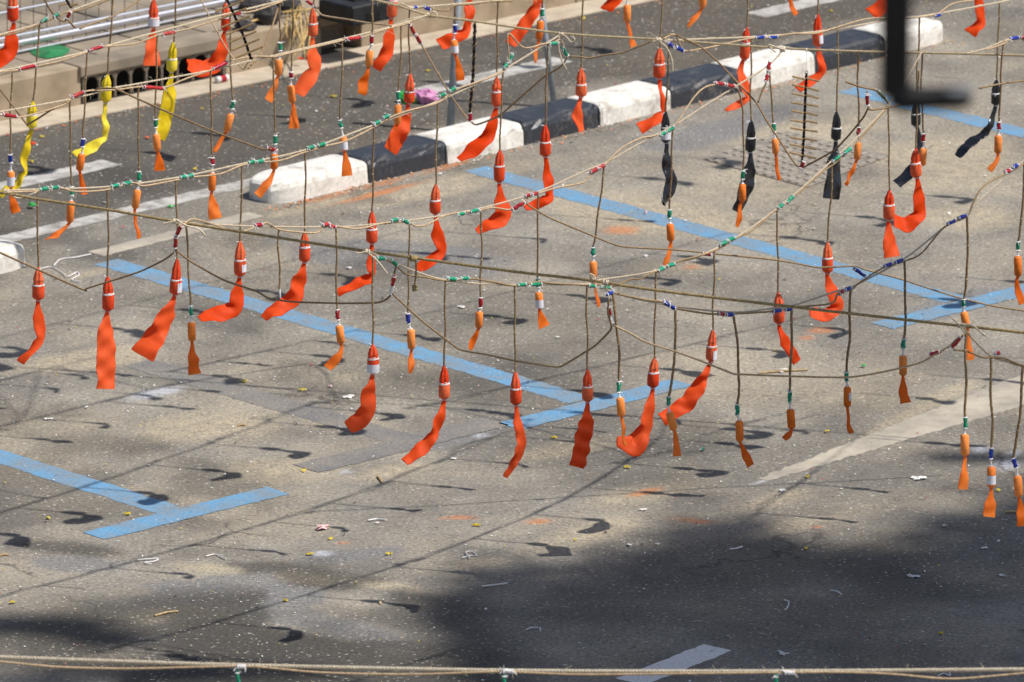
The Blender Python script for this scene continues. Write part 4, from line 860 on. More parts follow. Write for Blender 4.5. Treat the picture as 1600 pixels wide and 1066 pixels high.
big('red cracker at the top left edge, its broad tail swept out of the picture', 'red', 'T0', [(22, -100), (21, -60)], (20, -16), 9, 32, (20, 20), [(22, 37, 8), (18, 56, 17), (17, 80, 24), (2, 92, 22), (-14, 103, 14)])
big('red cracker with a white band and straight flat tail in front of the railing', 'red', 'T0', [(241, -127), (240, -60)], (240, -2), 27, 42, (240, 240), [(240, 48, 12), (238, 62, 20), (237, 82, 23), (237, 103, 24)], BAND(29, 40))
big('yellow cracker with a wide flat tail in front of the drain bars', 'yellow', 'T1', [(276, -40), (275, 0), (274, 40)], (271, 65), 91, 111, (269, 268), [(268, 116, 8), (266, 138, 14), (262, 170, 24), (249, 217, 19)], rw=8.2)
big('yellow cracker at the left end of the drain with a sharply kinked tail', 'yellow', 'T1', [(177, -6), (172, 60)], (168, 116), 136, 158, (166, 165), [(164, 163, 7), (164, 190, 9), (166, 214, 9), (142, 231, 12), (118, 244, 9)], rw=8.6)
big('yellow cracker nearest the left edge with a long narrow tail', 'yellow', 'T1', [(62, 37), (58, 90), (55, 130)], (51, 158), 178, 199, (50, 49), [(49, 206, 8), (42, 224, 12), (38, 248, 11), (39, 268, 8), (28, 285, 11), (14, 297, 9), (0, 307, 9)], rw=8.2)
big('red cracker over the right end of the drain, tail folded hard left', 'red', 'T1', [(355, -67), (355, -30)], (352, 4), 26, 47, (353, 353), [(350, 53, 9), (347, 75, 19), (338, 100, 24), (318, 110, 22), (293, 100, 11)], rw=7.6)
big('red cracker in front of the black rubber block with a folded tail', 'red', 'T1', [(490, -110), (491, -20)], (489, 12), 36, 56, (489, 489), [(488, 62, 9), (489, 85, 17), (493, 108, 18), (480, 126, 24), (465, 147, 20)], rw=7.8)
big('red cracker right of the black rubber block with its tail widening downwards', 'red', 'T1', [(610, -148), (611, -60)], (612, -26), 0, 26, (613, 612), [(611, 31, 7), (609, 58, 15), (605, 82, 22), (588, 108, 12)], rw=7.8)
big('red cracker tail bent left across the thicker grey post at the top', 'red', 'T1', [(735, -195), (735, -110)], (735, -70), -46, -22, (735, 735), [(735, -8, 10), (733, 20, 15), (729, 50, 13), (710, 60, 17), (687, 69, 19)])
big('red cracker whose long slanting tail enters at the top by the thinner post', 'red', 'T1', [(842, -235), (843, -140)], (844, -90), -66, -42, (845, 846), [(846, -20, 13), (838, 12, 16), (818, 42, 19), (797, 69, 18)])
big('red cracker of which only the tail tip shows at the top edge', 'red', 'T1', [(985, -290), (985, -160)], (984, -110), -86, -62, (983, 982), [(978, -40, 14), (966, -8, 22), (948, 16, 14)])
big('red cracker with a thin kinked tail over the white kerb, above the banded black one', 'red', 'T9', [(1036, -45), (1034, 20)], (1031, 75), 99, 121, (1030, 1030), [(1031, 125, 7), (1031, 142, 8), (1036, 160, 9), (1040, 175, 9), (1024, 188, 14), (999, 201, 16)])
big('red cracker right of the blue loop joints, narrow tail ending in a flick', 'red', 'T9', [(1168, -80), (1168, 0)], (1167, 42), 66, 92, (1165, 1163), [(1160, 97, 8), (1156, 114, 12), (1164, 136, 11), (1170, 154, 9), (1152, 164, 9), (1135, 174, 6)], rw=8)
big('red cracker with a small white label beside the hanging ladder of sticks', 'red', 'T9', [(1281, -115), (1279, -30)], (1278, 22), 48, 71, (1277, 1278), [(1279, 76, 9), (1282, 94, 13), (1286, 112, 11), (1266, 128, 12), (1246, 138, 8)], SIDE(54, 67), rw=8)
big('red cracker tail at the top right beyond the lamp bracket', 'red', 'T9', [(1531, -205), (1528, -120)], (1527, -85), -60, -38, (1527, 1527), [(1527, -20, 11), (1530, 8, 14), (1534, 36, 16), (1516, 52, 13)])
big('leftmost big red cracker, its slim tail hooking left at the end', 'red', 'T4', [(58, 298), (59, 360)], (60, 417), 444, 467, (60, 60), [(59, 474, 9), (59, 492, 16), (63, 514, 17), (64, 530, 13), (50, 548, 10), (32, 566, 9)], rw=9.2)
big('red cracker with the broadest straight tail hanging near the left', 'red', 'T4', [(168, 296), (169, 350), (169, 390)], (168, 432), 458, 484, (169, 169), [(167, 492, 14), (165, 512, 24), (166, 560, 30), (165, 608, 27)], rw=9.2)
big('red cracker whose wide tail blows left, just left of the bright orange slip', 'red', 'T4', [(275, 282), (276, 345)], (277, 404), 436, 459, (275, 274), [(272, 466, 10), (262, 490, 27), (246, 520, 30), (222, 556, 36)], SIDE(441, 456), rw=9.2)
big('red cracker with a white label and an L shaped tail over the blue line', 'red', 'T4', [(378, 258), (377, 315)], (375, 376), 405, 430, (375, 375), [(374, 436, 9), (371, 458, 21), (368, 482, 23), (345, 490, 21), (312, 498, 9)], SIDE(412, 424))
big('red cracker right of the bare hanging fuse, tail curling left to a point', 'red', 'T4', [(477, 235), (477, 300)], (476, 362), 385, 408, (476, 476), [(475, 414, 10), (468, 440, 24), (461, 464, 26), (440, 480, 20), (412, 496, 8)])
big('red cracker behind the pale twine above the knot on the brown rope', 'red', 'T4', [(584, 198), (583, 270)], (581, 330), 357, 379, (581, 581), [(581, 385, 9), (580, 408, 12), (581, 432, 12), (557, 445, 13), (527, 458, 10)], rw=8.8)
big('red cracker ending in a sharp corner above the small rope stub', 'red', 'T4', [(684, 159), (682, 230)], (681, 288), 312, 333, (680, 680), [(681, 340, 9), (683, 365, 18), (691, 394, 16), (670, 410, 15), (652, 421, 7)], rw=8.4)
big('red cracker with a spread tail in front of the near end of the blue line', 'red', 'T4', [(786, 111), (783, 170)], (781, 234), 258, 283, (780, 780), [(780, 289, 8), (783, 316, 20), (788, 336, 25), (770, 350, 17), (745, 360, 8)], rw=8.6)
big('red cracker hanging right of the thinner post with a tail crossing the twine', 'red', 'T4', [(856, 68), (854, 130)], (852, 195), 221, 243, (852, 852), [(853, 249, 9), (856, 276, 14), (860, 310, 14), (842, 317, 14), (820, 326, 8)], rw=8.5)
big('red cracker with a short narrow tail straight above a black kerb block', 'red', 'T9', [(911, -16), (910, 50)], (908, 106), 131, 150, (908, 908), [(907, 155, 8), (902, 172, 14), (904, 190, 12), (908, 206, 9)], rw=8.3)
big('red cracker in front of the white kerb block with its tail flying low left', 'red', 'T9', [(778, 1), (777, 60)], (776, 120), 142, 165, (776, 776), [(775, 171, 10), (770, 195, 20), (763, 214, 21), (740, 234, 17), (717, 250, 8)], rw=8.3)
big('red cracker with a bunched double tail by the pink and green film on the road', 'red', 'T9', [(640, 13), (639, 70)], (641, 115), 142, 160, (640, 639), [(637, 167, 9), (636, 188, 18), (624, 208, 27), (610, 236, 26)], rw=8.6)
big('red cracker with a white band hanging in front of the middle of the blue line', 'red', 'T6', [(582, 398), (583, 470)], (582, 538), 559, 582, (583, 583), [(582, 589, 12), (576, 615, 22), (575, 640, 27), (562, 658, 26), (544, 668, 18)], BAND(568, 581), 9.2)
big('red cracker whose slim tail slants down left past the blacked out line', 'red', 'T6', [(696, 438), (695, 510)], (694, 571), 598, 622, (694, 694), [(694, 628, 9), (690, 646, 15), (677, 682, 16), (656, 704, 20), (632, 722, 9)], rw=9)
big('red cracker with an S shaped tail at the left end of the blue cross bar', 'red', 'T6', [(804, 446), (805, 515)], (805, 581), 606, 631, (806, 806), [(807, 638, 8), (809, 664, 14), (816, 690, 15), (808, 715, 14), (790, 746, 7)], rw=9)
big('red cracker with a straight tail like a tie in front of the blue T junction', 'red', 'T6', [(917, 445), (917, 515)], (918, 577), 603, 626, (918, 918), [(918, 634, 11), (916, 668, 26), (909, 695, 27), (902, 730, 24)], rw=9)
big('red cracker with a broad scooped tail right of the blue T junction', 'red', 'T6', [(1025, 424), (1023, 500)], (1023, 559), 581, 604, (1021, 1020), [(1020, 611, 9), (1015, 638, 19), (1009, 668, 23), (992, 698, 32), (964, 690, 12)], rw=9)
big('red cracker with a long tail streaming left past two small orange ones', 'red', 'T6', [(1116, 391), (1115, 460)], (1114, 515), 540, 563, (1112, 1111), [(1109, 570, 10), (1095, 598, 20), (1074, 630, 23), (1034, 656, 19)], SIDE(547, 561), 8.8)
big('red cracker on the twine crossing, its short tail pointing down right', 'red', 'T6', [(1214, 329), (1215, 390)], (1216, 456), 480, 504, (1217, 1217), [(1217, 509, 8), (1222, 526, 13), (1234, 546, 15), (1246, 566, 14)], rw=8.6)
big('red cracker with a twisted tail doubled back to the left over the blue line', 'red', 'T6', [(1300, 252), (1299, 300), (1295, 345)], (1293, 378), 402, 425, (1293, 1293), [(1292, 430, 10), (1300, 456, 18), (1310, 479, 20), (1292, 494, 18), (1266, 489, 8)], rw=8.6)
big('red cracker with a short squared tail left of the doubled red pair', 'red', 'T6', [(1388, 164), (1389, 230)], (1390, 297), 319, 342, (1389, 1389), [(1388, 349, 10), (1389, 370, 21), (1393, 402, 25)], rw=8.8)
big('red cracker under the lamp bracket with a U shaped tail', 'red', 'T6', [(1436, 110), (1433, 170)], (1431, 231), 254, 276, (1430, 1432), [(1434, 282, 10), (1436, 312, 19), (1438, 336, 21), (1418, 352, 18), (1396, 346, 16)], rw=8.2)
big('black cracker with a white band hanging lowest left of the black ones', 'black', 'T10', [(1046, 63), (1043, 120)], (1040, 174), 198, 221, (1040, 1040), [(1042, 226, 8), (1041, 255, 14), (1050, 286, 20), (1037, 319, 14)], BAND(203, 217), 7.8)
big('black cracker in front of the dusty drain cover', 'black', 'T10', [(1174, 59), (1173, 130)], (1174, 188), 214, 236, (1173, 1172), [(1173, 242, 9), (1171, 270, 22), (1165, 296, 23), (1151, 331, 15)], rw=7.8)
big('black cracker with a straight tail right of the ladder of sticks', 'black', 'T10', [(1309, 45), (1309, 120)], (1307, 174), 199, 218, (1307, 1306), [(1306, 224, 8), (1304, 255, 22), (1301, 286, 27), (1299, 311, 27)], rw=7.6)
big('black cracker half hidden under the foot of the lamp bracket', 'black', 'T10', [(1437, 26), (1434, 100)], (1432, 152), 177, 196, (1431, 1431), [(1434, 202, 7), (1439, 224, 9), (1437, 252, 9), (1421, 272, 13), (1401, 288, 15)], rw=7.4)
big('black cracker at the right with a thin tail swept far left', 'black', 'T10', [(1562, 4), (1559, 80)], (1557, 124), 145, 163, (1556, 1556), [(1555, 170, 9), (1549, 190, 12), (1541, 206, 11), (1520, 221, 9), (1497, 243, 8)], rw=7.3)

def small(label, tw, cord, sl, slc, tb, tl, lab=None, rw=5.9):
    """cord points; sl = (x0,y0,x1,y1) taped sleeve; tb = (x0,y0,x1,y1) tube axis"""
    A = on(tw, *cord[0]); Y = A.y - .006; root = empty('firecracker', A); tag(root, label, 'firecracker', GROUPS['orange']); dull = False
    g = lambda x, y: at_y(x, y, Y); s = mpp(g(tb[0], tb[1]))
    if sl:
        cord_part(root, [A] + [g(x, y) for x, y in cord[1:]] + [g(sl[0], sl[1] + 2)], s, 0.0058 if tw in ('T7', 'T8') else 0.0046)
        sleeve(root, g(sl[0], sl[1]), g(sl[2], sl[3]), M[slc], 3.5 * s)
    else: cord_part(root, [A] + [g(x, y) for x, y in cord[1:]] + [g(tb[0], tb[1])], s)
    tp, bt = g(tb[0], tb[1]), g(tb[2], tb[3]); d = bt - tp
    mb = MB(); sweep(mb, [tp - d * .06, tp + d * .02, tp + d * .06, tp + d * .5, tp + d * .93, tp + d * .98, bt + d * .05], [x * s for x in (2.2, rw * .8, rw, rw * 1.01, rw, rw * .8, 2.4)], 14, jit=.015); mb.build('tube', M['ochre' if dull else 'orange'], root, smooth=True)
    mb = MB(); top = g(sl[2], sl[3] - 1) if sl else tp - d * .2
    sweep(mb, [top, tp + d * .0], [1.3 * s, 1.9 * s], 6); torus(mb, tp - d * .05, d, 2.4 * s, .7 * s, seg=8); bows(mb, tp - d * .05, s, 2, 5); mb.build('white_tie', M['white'], root)['kind'] = 'stuff'
    if lab:
        mb = MB(); y0, y1, a0, a1 = lab; vs = []; u = Vector((1, 0, 0)); f = Vector((0, -1, 0))
        for yy in (y0, y1):
            c = tp + d * ((yy - tb[1]) / (tb[3] - tb[1]))
            for i in range(11): a = a0 + (a1 - a0) * i / 10; vs.append(c + (u * math.sin(R(a)) + f * math.cos(R(a))) * (rw * 1.06 * s))
        mb.add(vs, [(i, i + 1, i + 12, i + 11) for i in range(10)]); mb.build('paper_label', M['label'], root, smooth=True)
    if tl:
        mb = MB(); wm = min(max(11, max(w for *_, w in tl)), 19); tail(mb, [(tb[2], tb[3] + 1, 4)] + list(tl), Y, tb[2], s, wm, 2.2); mb.build('tail', M['orange_tail'], root, smooth=True)
    return root
small('small orange cracker with a pale tail turned left, green sleeve, by the straw frond', 'T2', [(437, 2), (438, 40)], (438, 66, 438, 80), 'green', (436, 93, 435, 117), [(433, 122, 6), (428, 140, 12), (419, 158, 12)])
small('small orange cracker with a red sleeve hanging below the straw frond', 'T2', [(458, -4), (457, 50), (456, 90)], (455, 112, 455, 123), 'redtape', (454, 134, 457, 160), [(459, 165, 8), (459, 182, 14), (459, 201, 16)])
small('small orange cracker with a white band in front of the white end of the kerb', 'T3', [(535, 61), (534, 120), (532, 165)], (531, 187, 533, 201), 'green', (536, 213, 538, 235), [(539, 240, 9), (541, 256, 16), (543, 275, 16)], BAND(221, 233))
small('small orange cracker with a red sleeve below the black rubber block', 'T3', [(582, 0), (582, 30)], (581, 55, 580, 70), 'redtape', (578, 79, 576, 103), [(575, 107, 6), (570, 126, 15), (564, 147, 16)])
small('small orange cracker with a green sleeve half hidden by the bunched red tail', 'T3', [(627, 37), (626, 90), (624, 125)], (622, 142, 622, 158), 'green', (622, 164, 621, 193), [(620, 196, 6), (616, 203, 7)], rw=5.6)
small('small orange cracker with a blue sleeve and white band on the thicker grey post', 'T9', [(712, 7), (711, 20)], (711, 38, 710, 53), 'blue', (709, 63, 711, 85), [(713, 89, 8), (717, 106, 12), (720, 126, 12)], BAND(71, 82))
small('small orange cracker with a green sleeve beside the thinner grey post', 'T9', [(848, -6), (848, 4)], (847, 13, 847, 27), 'green', (845, 33, 842, 61), [(842, 65, 6), (838, 80, 6), (835, 98, 5)])
small('small orange cracker at the top edge with a long tapering tail', 'T1', [(982, -290), (981, -120)], (980, -22, 980, -6), 'green', (980, 8, 980, 34), [(981, 38, 6), (985, 56, 8), (991, 73, 6)])
small('small orange cracker cut by the top edge, tail thin and slanting left', 'T1', [(1100, -330), (1099, -140)], (1098, -50, 1098, -34), 'green', (1098, -18, 1098, 11), [(1096, 14, 6), (1086, 29, 6), (1075, 42, 4)])
small('small orange cracker of which only a slanting tail shows left of the labelled red one', 'T1', [(1226, -360), (1227, -160)], (1228, -70, 1228, -54), 'green', (1229, -40, 1230, -12), [(1232, -6, 6), (1238, 8, 7), (1244, 23, 6)])
small('small tilted orange cracker with a green sleeve right of the drain', 'T2', [(360, 23), (360, 70), (361, 120)], (364, 157, 363, 171), 'green', (361, 178, 354, 205), [(350, 211, 8), (344, 222, 9), (335, 237, 5)])
small('small orange cracker with a green sleeve under the wide yellow tail', 'T2', [(246, 54), (244, 120), (243, 160)], (243, 186, 243, 200), 'green', (244, 210, 246, 235), [(247, 239, 8), (249, 252, 17), (250, 267, 16)])
small('small orange cracker with a red sleeve and a glowing tail over the white road line', 'T3', [(329, 110), (330, 180), (331, 225)], (332, 246, 332, 258), 'redtape', (332, 271, 331, 298), [(330, 303, 8), (333, 322, 19), (337, 342, 19)])
small('small orange cracker with a blue sleeve touching the kinked yellow tail', 'T2', [(136, 83), (133, 150), (130, 200)], (130, 216, 129, 230), 'blue', (128, 241, 124, 266), [(126, 272, 6), (128, 286, 9), (132, 304, 9)])
small('small orange cracker with a white band and blue sleeve at the left edge', 'T2', [(19, 108), (17, 180), (16, 220)], (16, 241, 17, 255), 'blue', (17, 268, 17, 292), [(17, 297, 9), (20, 315, 11), (26, 332, 12)], BAND(276, 290))
small('small orange cracker with a thin tail blown flat left over the road line', 'T3', [(109, 157), (110, 220), (111, 270)], (112, 291, 112, 306), 'green', (111, 315, 109, 347), [(106, 352, 6), (94, 363, 7), (72, 374, 5)])
small('small orange cracker with a string thin straight tail over the road line', 'T3', [(216, 132), (216, 200), (217, 245)], (217, 267, 217, 284), 'green', (215, 297, 211, 325), [(210, 329, 6), (213, 350, 5), (217, 373, 4)])
small('small orange cracker with green and red sleeves left of the white kerb end', 'T3', [(427, 87), (428, 150), (430, 190)], (430, 211, 430, 226), 'green', (429, 241, 428, 264), [(428, 268, 7), (420, 285, 12), (402, 305, 12)])
small('small orange cracker with a glowing tail beside the red one near the left', 'T5', [(291, 349), (294, 410), (297, 455)], (298, 477, 299, 495), 'green', (299, 504, 300, 532), [(300, 537, 8), (301, 557, 14), (305, 585, 19)], rw=6.3)
small('small orange cracker with a red sleeve on the middle blue line', 'T5', [(525, 353), (526, 420), (526, 465)], (527, 483, 528, 501), 'redtape', (530, 509, 533, 536), [(535, 541, 7), (530, 557, 13), (511, 574, 13)], rw=6.3)
small('small orange cracker with a blue sleeve left of the low fuse V', 'T5', [(640, 346), (639, 410), (638, 465)], (637, 489, 638, 507), 'blue', (642, 515, 643, 545), [(643, 549, 6), (642, 566, 12), (640, 583, 9)], rw=6.2)
small('small orange cracker with a red sleeve and dark triangular tail over the low fuse V', 'T5', [(752, 326), (752, 400), (751, 445)], (751, 464, 750, 482), 'redtape', (749, 487, 748, 512), [(746, 517, 7), (741, 531, 11), (734, 546, 10)], rw=6)
small('small orange cracker with a white band hanging just under the green joints', 'T5', [(841, 301), (840, 370), (840, 415)], (840, 434, 841, 450), 'green', (842, 457, 843, 481), [(843, 486, 10), (847, 500, 17), (851, 511, 19)], BAND(468, 480), 6.2)
small('small orange cracker behind the knot in the brown rope', 'T5', [(944, 257), (938, 310), (931, 365)], (926, 386, 927, 401), 'green', (927, 409, 927, 435), [(929, 440, 5), (932, 460, 5), (936, 480, 4)], rw=6)
small('small orange cracker below the white banded black one, tail a pointed wedge', 'T5', [(1051, 199), (1049, 260), (1047, 305)], (1046, 327, 1046, 342), 'green', (1047, 350, 1048, 376), [(1049, 381, 10), (1045, 397, 10), (1038, 415, 6)], rw=6)
small('small orange cracker in front of the black one by the drain cover', 'T5', [(1152, 134), (1160, 170), (1162, 230)], (1161, 266, 1160, 281), 'green', (1160, 288, 1160, 314), [(1157, 318, 8), (1155, 335, 8), (1153, 355, 5)], rw=5.7)
small('small orange cracker with a thread thin tail left of the ladder of sticks', 'T5', [(1202, 101), (1204, 140), (1207, 175)], (1209, 192, 1209, 207), 'green', (1211, 217, 1212, 240), [(1213, 246, 6), (1214, 262, 5), (1217, 282, 4)], rw=5.5)
small('small orange cracker with a red sleeve at the blue looped joint by the bracket', 'F', [(1341, 79), (1341, 140), (1341, 170)], (1342, 198, 1342, 212), 'redtape', (1341, 222, 1339, 249), [(1337, 253, 6), (1331, 270, 8), (1321, 289, 7)], rw=5.6)
small('small orange cracker tucked behind the U tailed red one under the bracket', 'F', [(1441, 82), (1440, 150), (1441, 185)], (1443, 208, 1443, 222), 'redtape', (1443, 232, 1441, 258), None, rw=5.8)
small('small orange cracker with a red sleeve right of the thin black tail', 'T11', [(1568, 63), (1564, 120), (1562, 160)], (1561, 190, 1560, 203), 'redtape', (1560, 212, 1559, 239), [(1560, 244, 9), (1556, 255, 9), (1546, 266, 8)], rw=5.9)
small('small orange cracker in the shade at the right edge beside the blue bar', 'T7', [(1601, 250), (1598, 320), (1594, 360)], (1591, 377, 1590, 392), 'green', (1590, 401, 1591, 431), [(1588, 436, 8), (1591, 455, 11), (1597, 475, 11)], rw=6.2)
small('small orange cracker behind the bow tied twine at the right', 'T7', [(1511, 335), (1512, 390), (1510, 440)], (1506, 467, 1505, 480), 'green', (1506, 488, 1511, 515), [(1513, 520, 6), (1514, 542, 9), (1516, 563, 7)], rw=6.2)
small('small shaded orange cracker crossing the sagging fuse at the right', 'T7', [(1413, 406), (1415, 470), (1414, 510)], (1412, 529, 1411, 546), 'green', (1411, 556, 1411, 586), [(1411, 590, 8), (1411, 608, 14), (1414, 630, 17)], rw=6.3)
small('small dull orange cracker with a needle thin tail over the scooped red tail', 'T7', [(957, 458), (963, 500), (967, 560)], (967, 595, 966, 614), 'green', (969, 622, 971, 650), [(972, 655, 6), (974, 675, 6), (978, 696, 5)], rw=6.5)
small('small dull orange cracker in front of the long streaming red tail', 'T7', [(1055, 481), (1055, 550), (1050, 590)], (1045, 619, 1044, 635), 'green', (1046, 645, 1053, 671), [(1055, 676, 9), (1057, 695, 13), (1058, 713, 11)], rw=6.4)
small('small dull orange cracker hanging lowest right of the streaming red tail', 'T7', [(1146, 490), (1153, 550), (1155, 600)], (1152, 631, 1152, 650), 'green', (1155, 658, 1156, 689), [(1158, 694, 7), (1164, 708, 12), (1172, 728, 13)], rw=6.3)
small('small dull orange cracker with a stubby tail crumpled to the left', 'T7', [(1237, 480), (1236, 550), (1235, 590)], (1234, 611, 1234, 630), 'green', (1235, 640, 1237, 669), [(1237, 673, 9), (1233, 680, 16), (1225, 686, 8)], rw=6.4)
small('small dull orange cracker with a white patch and narrow wrung tail', 'T7', [(1329, 449), (1327, 520), (1324, 560)], (1323, 581, 1323, 597), 'green', (1324, 605, 1324, 635), [(1324, 639, 5), (1326, 656, 6), (1330, 677, 8)], SIDE(613, 625), 6)
small('bright orange cracker below the bow, left of the pair with blue sleeves', 'T8', [(1509, 517), (1509, 580), (1508, 630)], (1508, 651, 1508, 670), 'green', (1507, 679, 1508, 711), [(1508, 716, 9), (1506, 740, 15), (1505, 765, 14)], rw=6.8)
small('bright orange cracker with a white band and a blue sleeve near the right edge', 'T8', [(1548, 557), (1549, 620), (1550, 670)], (1549, 699, 1548, 718), 'blue', (1549, 730, 1549, 761), [(1549, 766, 9), (1547, 786, 19), (1545, 808, 18)], BAND(742, 756), 6.8)
small('bright orange cracker with a blue sleeve cut by the right edge', 'T8', [(1598, 573), (1594, 640), (1588, 690)], (1583, 715, 1588, 732), 'blue', (1590, 744, 1592, 775), [(1593, 780, 10), (1596, 800, 18), (1598, 822, 17)], rw=6.8)
# the same rows go on beyond the frame; their shadows cross the plaza
def copy_tree(o, parent, loc=None):
    c = o.copy(); COL.objects.link(c)
    if parent: c.parent = parent
    if loc is not None: c.location = loc
    for ch in o.children: copy_tree(ch, c)
    return c
proto = [o for o in bpy.data.objects if o.parent is None and o.get('group') == GROUPS['red'] and len(o.children) >= 5]
TW['TA'] = plane1((340, -270))
for k_, (tw_, x_, y_) in enumerate([('T9', 1400, -178), ('T9', 1660, -250), ('T9', 1790, -300), ('T10', 1740, -30), ('T10', 1850, -75), ('T10', 1960, -120), ('T7', 1740, 140), ('T8', 1740, 575), ('T8', 1840, 560),
        ('T1', 1450, -500), ('T1', 1570, -540), ('T11', 1760, 30), ('T11', 1870, -10), ('T11', 1980, -50)] + [('TA', 340 + i * 122, -270 - i * 30) for i in range(8)]):
    c_ = copy_tree(proto[(k_ * 5) % len(proto)], None, on(tw_, x_, y_)); c_['label'] = 'red cracker hanging out of view past the top or right edge'; c_['group'] = 'red crackers out of view'
# one fuse hangs without a cracker
A = on('T5', 436, 356); bf = empty('bare_fuse', A); tag(bf, 'bare fuse end hanging without a cracker beside the curled red tail', 'fuse')
cord_part(bf, [A, at_y(434, 390, A.y), at_y(437, 430, A.y), at_y(437, 452, A.y)], mpp(A)); mb = MB(); P = [at_y(437, 446, A.y), at_y(437, 456, A.y), at_y(438, 466, A.y)]; sweep(mb, P, [.003, .0055, .003], 6); mb.build('paper_end', M['white'], bf)

# ------------------------------------------------------------------ litter on the ground
def lumps(c, L, W, H, n, m, name, label, cat, group, ang=0.0):
    mb = MB()
    for k in range(n):
        a = ang + random.uniform(-.5, .5); d = Vector((math.cos(a), math.sin(a), 0)); p = c + d * random.uniform(-.4, .4) * L + Vector((random.uniform(-.5, .5), random.uniform(-.5, .5), 0)) * W
        l, w_ = L * random.uniform(.3, .6), W * random.uniform(.4, .9); e = Vector((-d.y, d.x, 0)); z = [random.uniform(.002, H) for _ in range(6)]
        mb.add([p - d * l + Vector((0, 0, z[0])), p - d * l * .3 + e * w_ + Vector((0, 0, z[1])), p + d * l * .5 + e * w_ * .7 + Vector((0, 0, z[2])), p + d * l + Vector((0, 0, z[3])), p + d * l * .4 - e * w_ * .8 + Vector((0, 0, z[4])), p - d * l * .4 - e * w_ + Vector((0, 0, z[5])), p + Vector((0, 0, H))],
               [(i, (i + 1) % 6, 6) for i in range(6)])
    return tag(mb.build(name, m, origin=c), label, cat, group)
YL = [(1258, 858, 'in the shade by the sunlit patch'), (447, 940, 'on the smooth damp patch at the bottom'), (20, 943, 'at the lower left edge'), (76, 811, 'above the left blue cross bar'), (198, 805, 'beside the left blue cross bar'), (381, 597, 'under the bright orange slip'), (472, 611, 'left of the white banded red cracker'), (472, 737, 'right of the left blue cross bar'), (485, 868, 'by the pale stain at the bottom'), (516, 843, 'below the pink wrapper'), (980, 732, 'below the scooped red tail'), (864, 686, 'under the blue T junction'), (1293, 676, 'below the needle tail at the right'), (1261, 747, 'on the lower edge of the cream band'), (670, 112, 'on the road between the posts'), (520, 152, 'on the road beside the kerb'), (64, 215, 'on the road at the left'), (49, 254, 'by the left lane dash'), (315, 172, 'on the road under the drain'), (860, 20, 'on the far road at the top'), (910, 30, 'on the far road behind the red cracker'), (1298, 19, 'on the far road beside the bracket'), (375, 124, 'in the gutter by the drain'), (305, 266, 'on the road by the left twine'), (745, 822, 'below the orange stain'), (607, 867, 'left of the white string at the bottom'), (1470, 992, 'in the deep shade at the lower right')]
for (x, y, t_) in YL:
    c = at_z(x, y, PH + .006) if y < 30 and x < 500 else at_z(x, y, 0.001); lumps(c, random.uniform(.012, .020), random.uniform(.014, .022), .012, 3, M['leafyellow'], 'fallen_petal', 'yellow fallen petal ' + t_, 'petal', 'yellow petals on the ground', random.uniform(0, 3))
WS = [(1220, 768, .04, 'white torn scrap below the cream band'), (1437, 748, .06, 'long white paper strip right of the cream band'), (1427, 902, .045, 'pale twisted strip in the shade'), (720, 481, .035, 'white knotted thread right of the rope stub'), (548, 420, .04, 'cream scrap near the rope knot'), (545, 620, .045, 'cream crumpled scrap left of the banded red cracker'), (75, 656, .035, 'white scrap in the left open asphalt'), (710, 718, .03, 'grey scrap right of the slim red tail'), (1225, 579, .06, 'white paper strips under the short red tail'), (1005, 798, .03, 'white scrap near the vertex of a shadow'), (1222, 1021, .03, 'pale scrap by the dash in the shade'), (1565, 901, .03, 'white curl at the right in the shade'), (588, 819, .02, 'small white scrap by the pink wrapper'), (1475, 823, .025, 'white scrap in the lit edge at the right'), (495, 175, .018, 'whitish mark on the road near the kerb'), (1540, 858, .03, 'lilac paper bit in the shade at the right'), (985, 853, .03, 'white scrap on the shadow edge'), (1028, 852, .022, 'small white pebble scrap on the shadow edge')]
for (x, y, L, lab) in WS: lumps(at_z(x, y, .001), L * .75, L * .42, .009, 4, M['paper'], 'paper_scrap', lab, 'scrap', 'paper scraps on the asphalt', random.uniform(-.3, .8))
def string_(pts, r, m, name, label):
    mb = MB(); P = catmull([at_z(x, y, .004 + random.uniform(0, .006)) for x, y in pts], 5); sweep(mb, P, r, 5); return tag(mb.build(name, M[m], origin=P[0]), label, 'string', 'loose strings on the ground')
string_([(62, 420), (80, 417), (96, 425), (106, 432), (120, 425), (123, 430), (112, 437), (125, 440)], .0028, 'white', 'loose_string', 'tangled white string beside the white kerb end at the left')
string_([(215, 875), (232, 873), (247, 873), (241, 877), (226, 879), (236, 881)], .0028, 'white', 'loose_string', 'white string left of two below the left blue cross bar')
string_([(322, 869), (335, 866), (343, 869), (353, 873)], .0028, 'white', 'loose_string', 'white string right of two below the left blue cross bar')
string_([(84, 415), (95, 405), (118, 402), (142, 397)], .003, 'white', 'loose_string', 'curl of white string leading to the kerb gap')
string_([(722, 872), (735, 868), (745, 868), (738, 862), (728, 863), (734, 872)], .0028, 'white', 'loose_string', 'white string on the sandy patch at the bottom')
string_([(753, 916), (772, 914), (793, 911)], .004, 'paper', 'loose_string', 'straight white straw on the edge of the shade')
string_([(822, 984), (830, 981), (843, 981), (844, 986)], .0028, 'white', 'loose_string', 'white string with a knotted end in the shade')
string_([(1225, 937), (1232, 940), (1231, 948), (1226, 953)], .0028, 'white', 'loose_string', 'hook of white thread in the shade')
string_([(1297, 922), (1308, 924), (1315, 929)], .003, 'white', 'loose_string', 'bent white thread in the shade')
string_([(1216, 1017), (1226, 1023), (1218, 1021), (1233, 1021)], .003, 'white', 'loose_string', 'white thread tangle by the bottom rope')
string_([(1465, 1056), (1475, 1052), (1484, 1056), (1484, 1051)], .003, 'white', 'loose_string', 'white thread below the bottom rope')
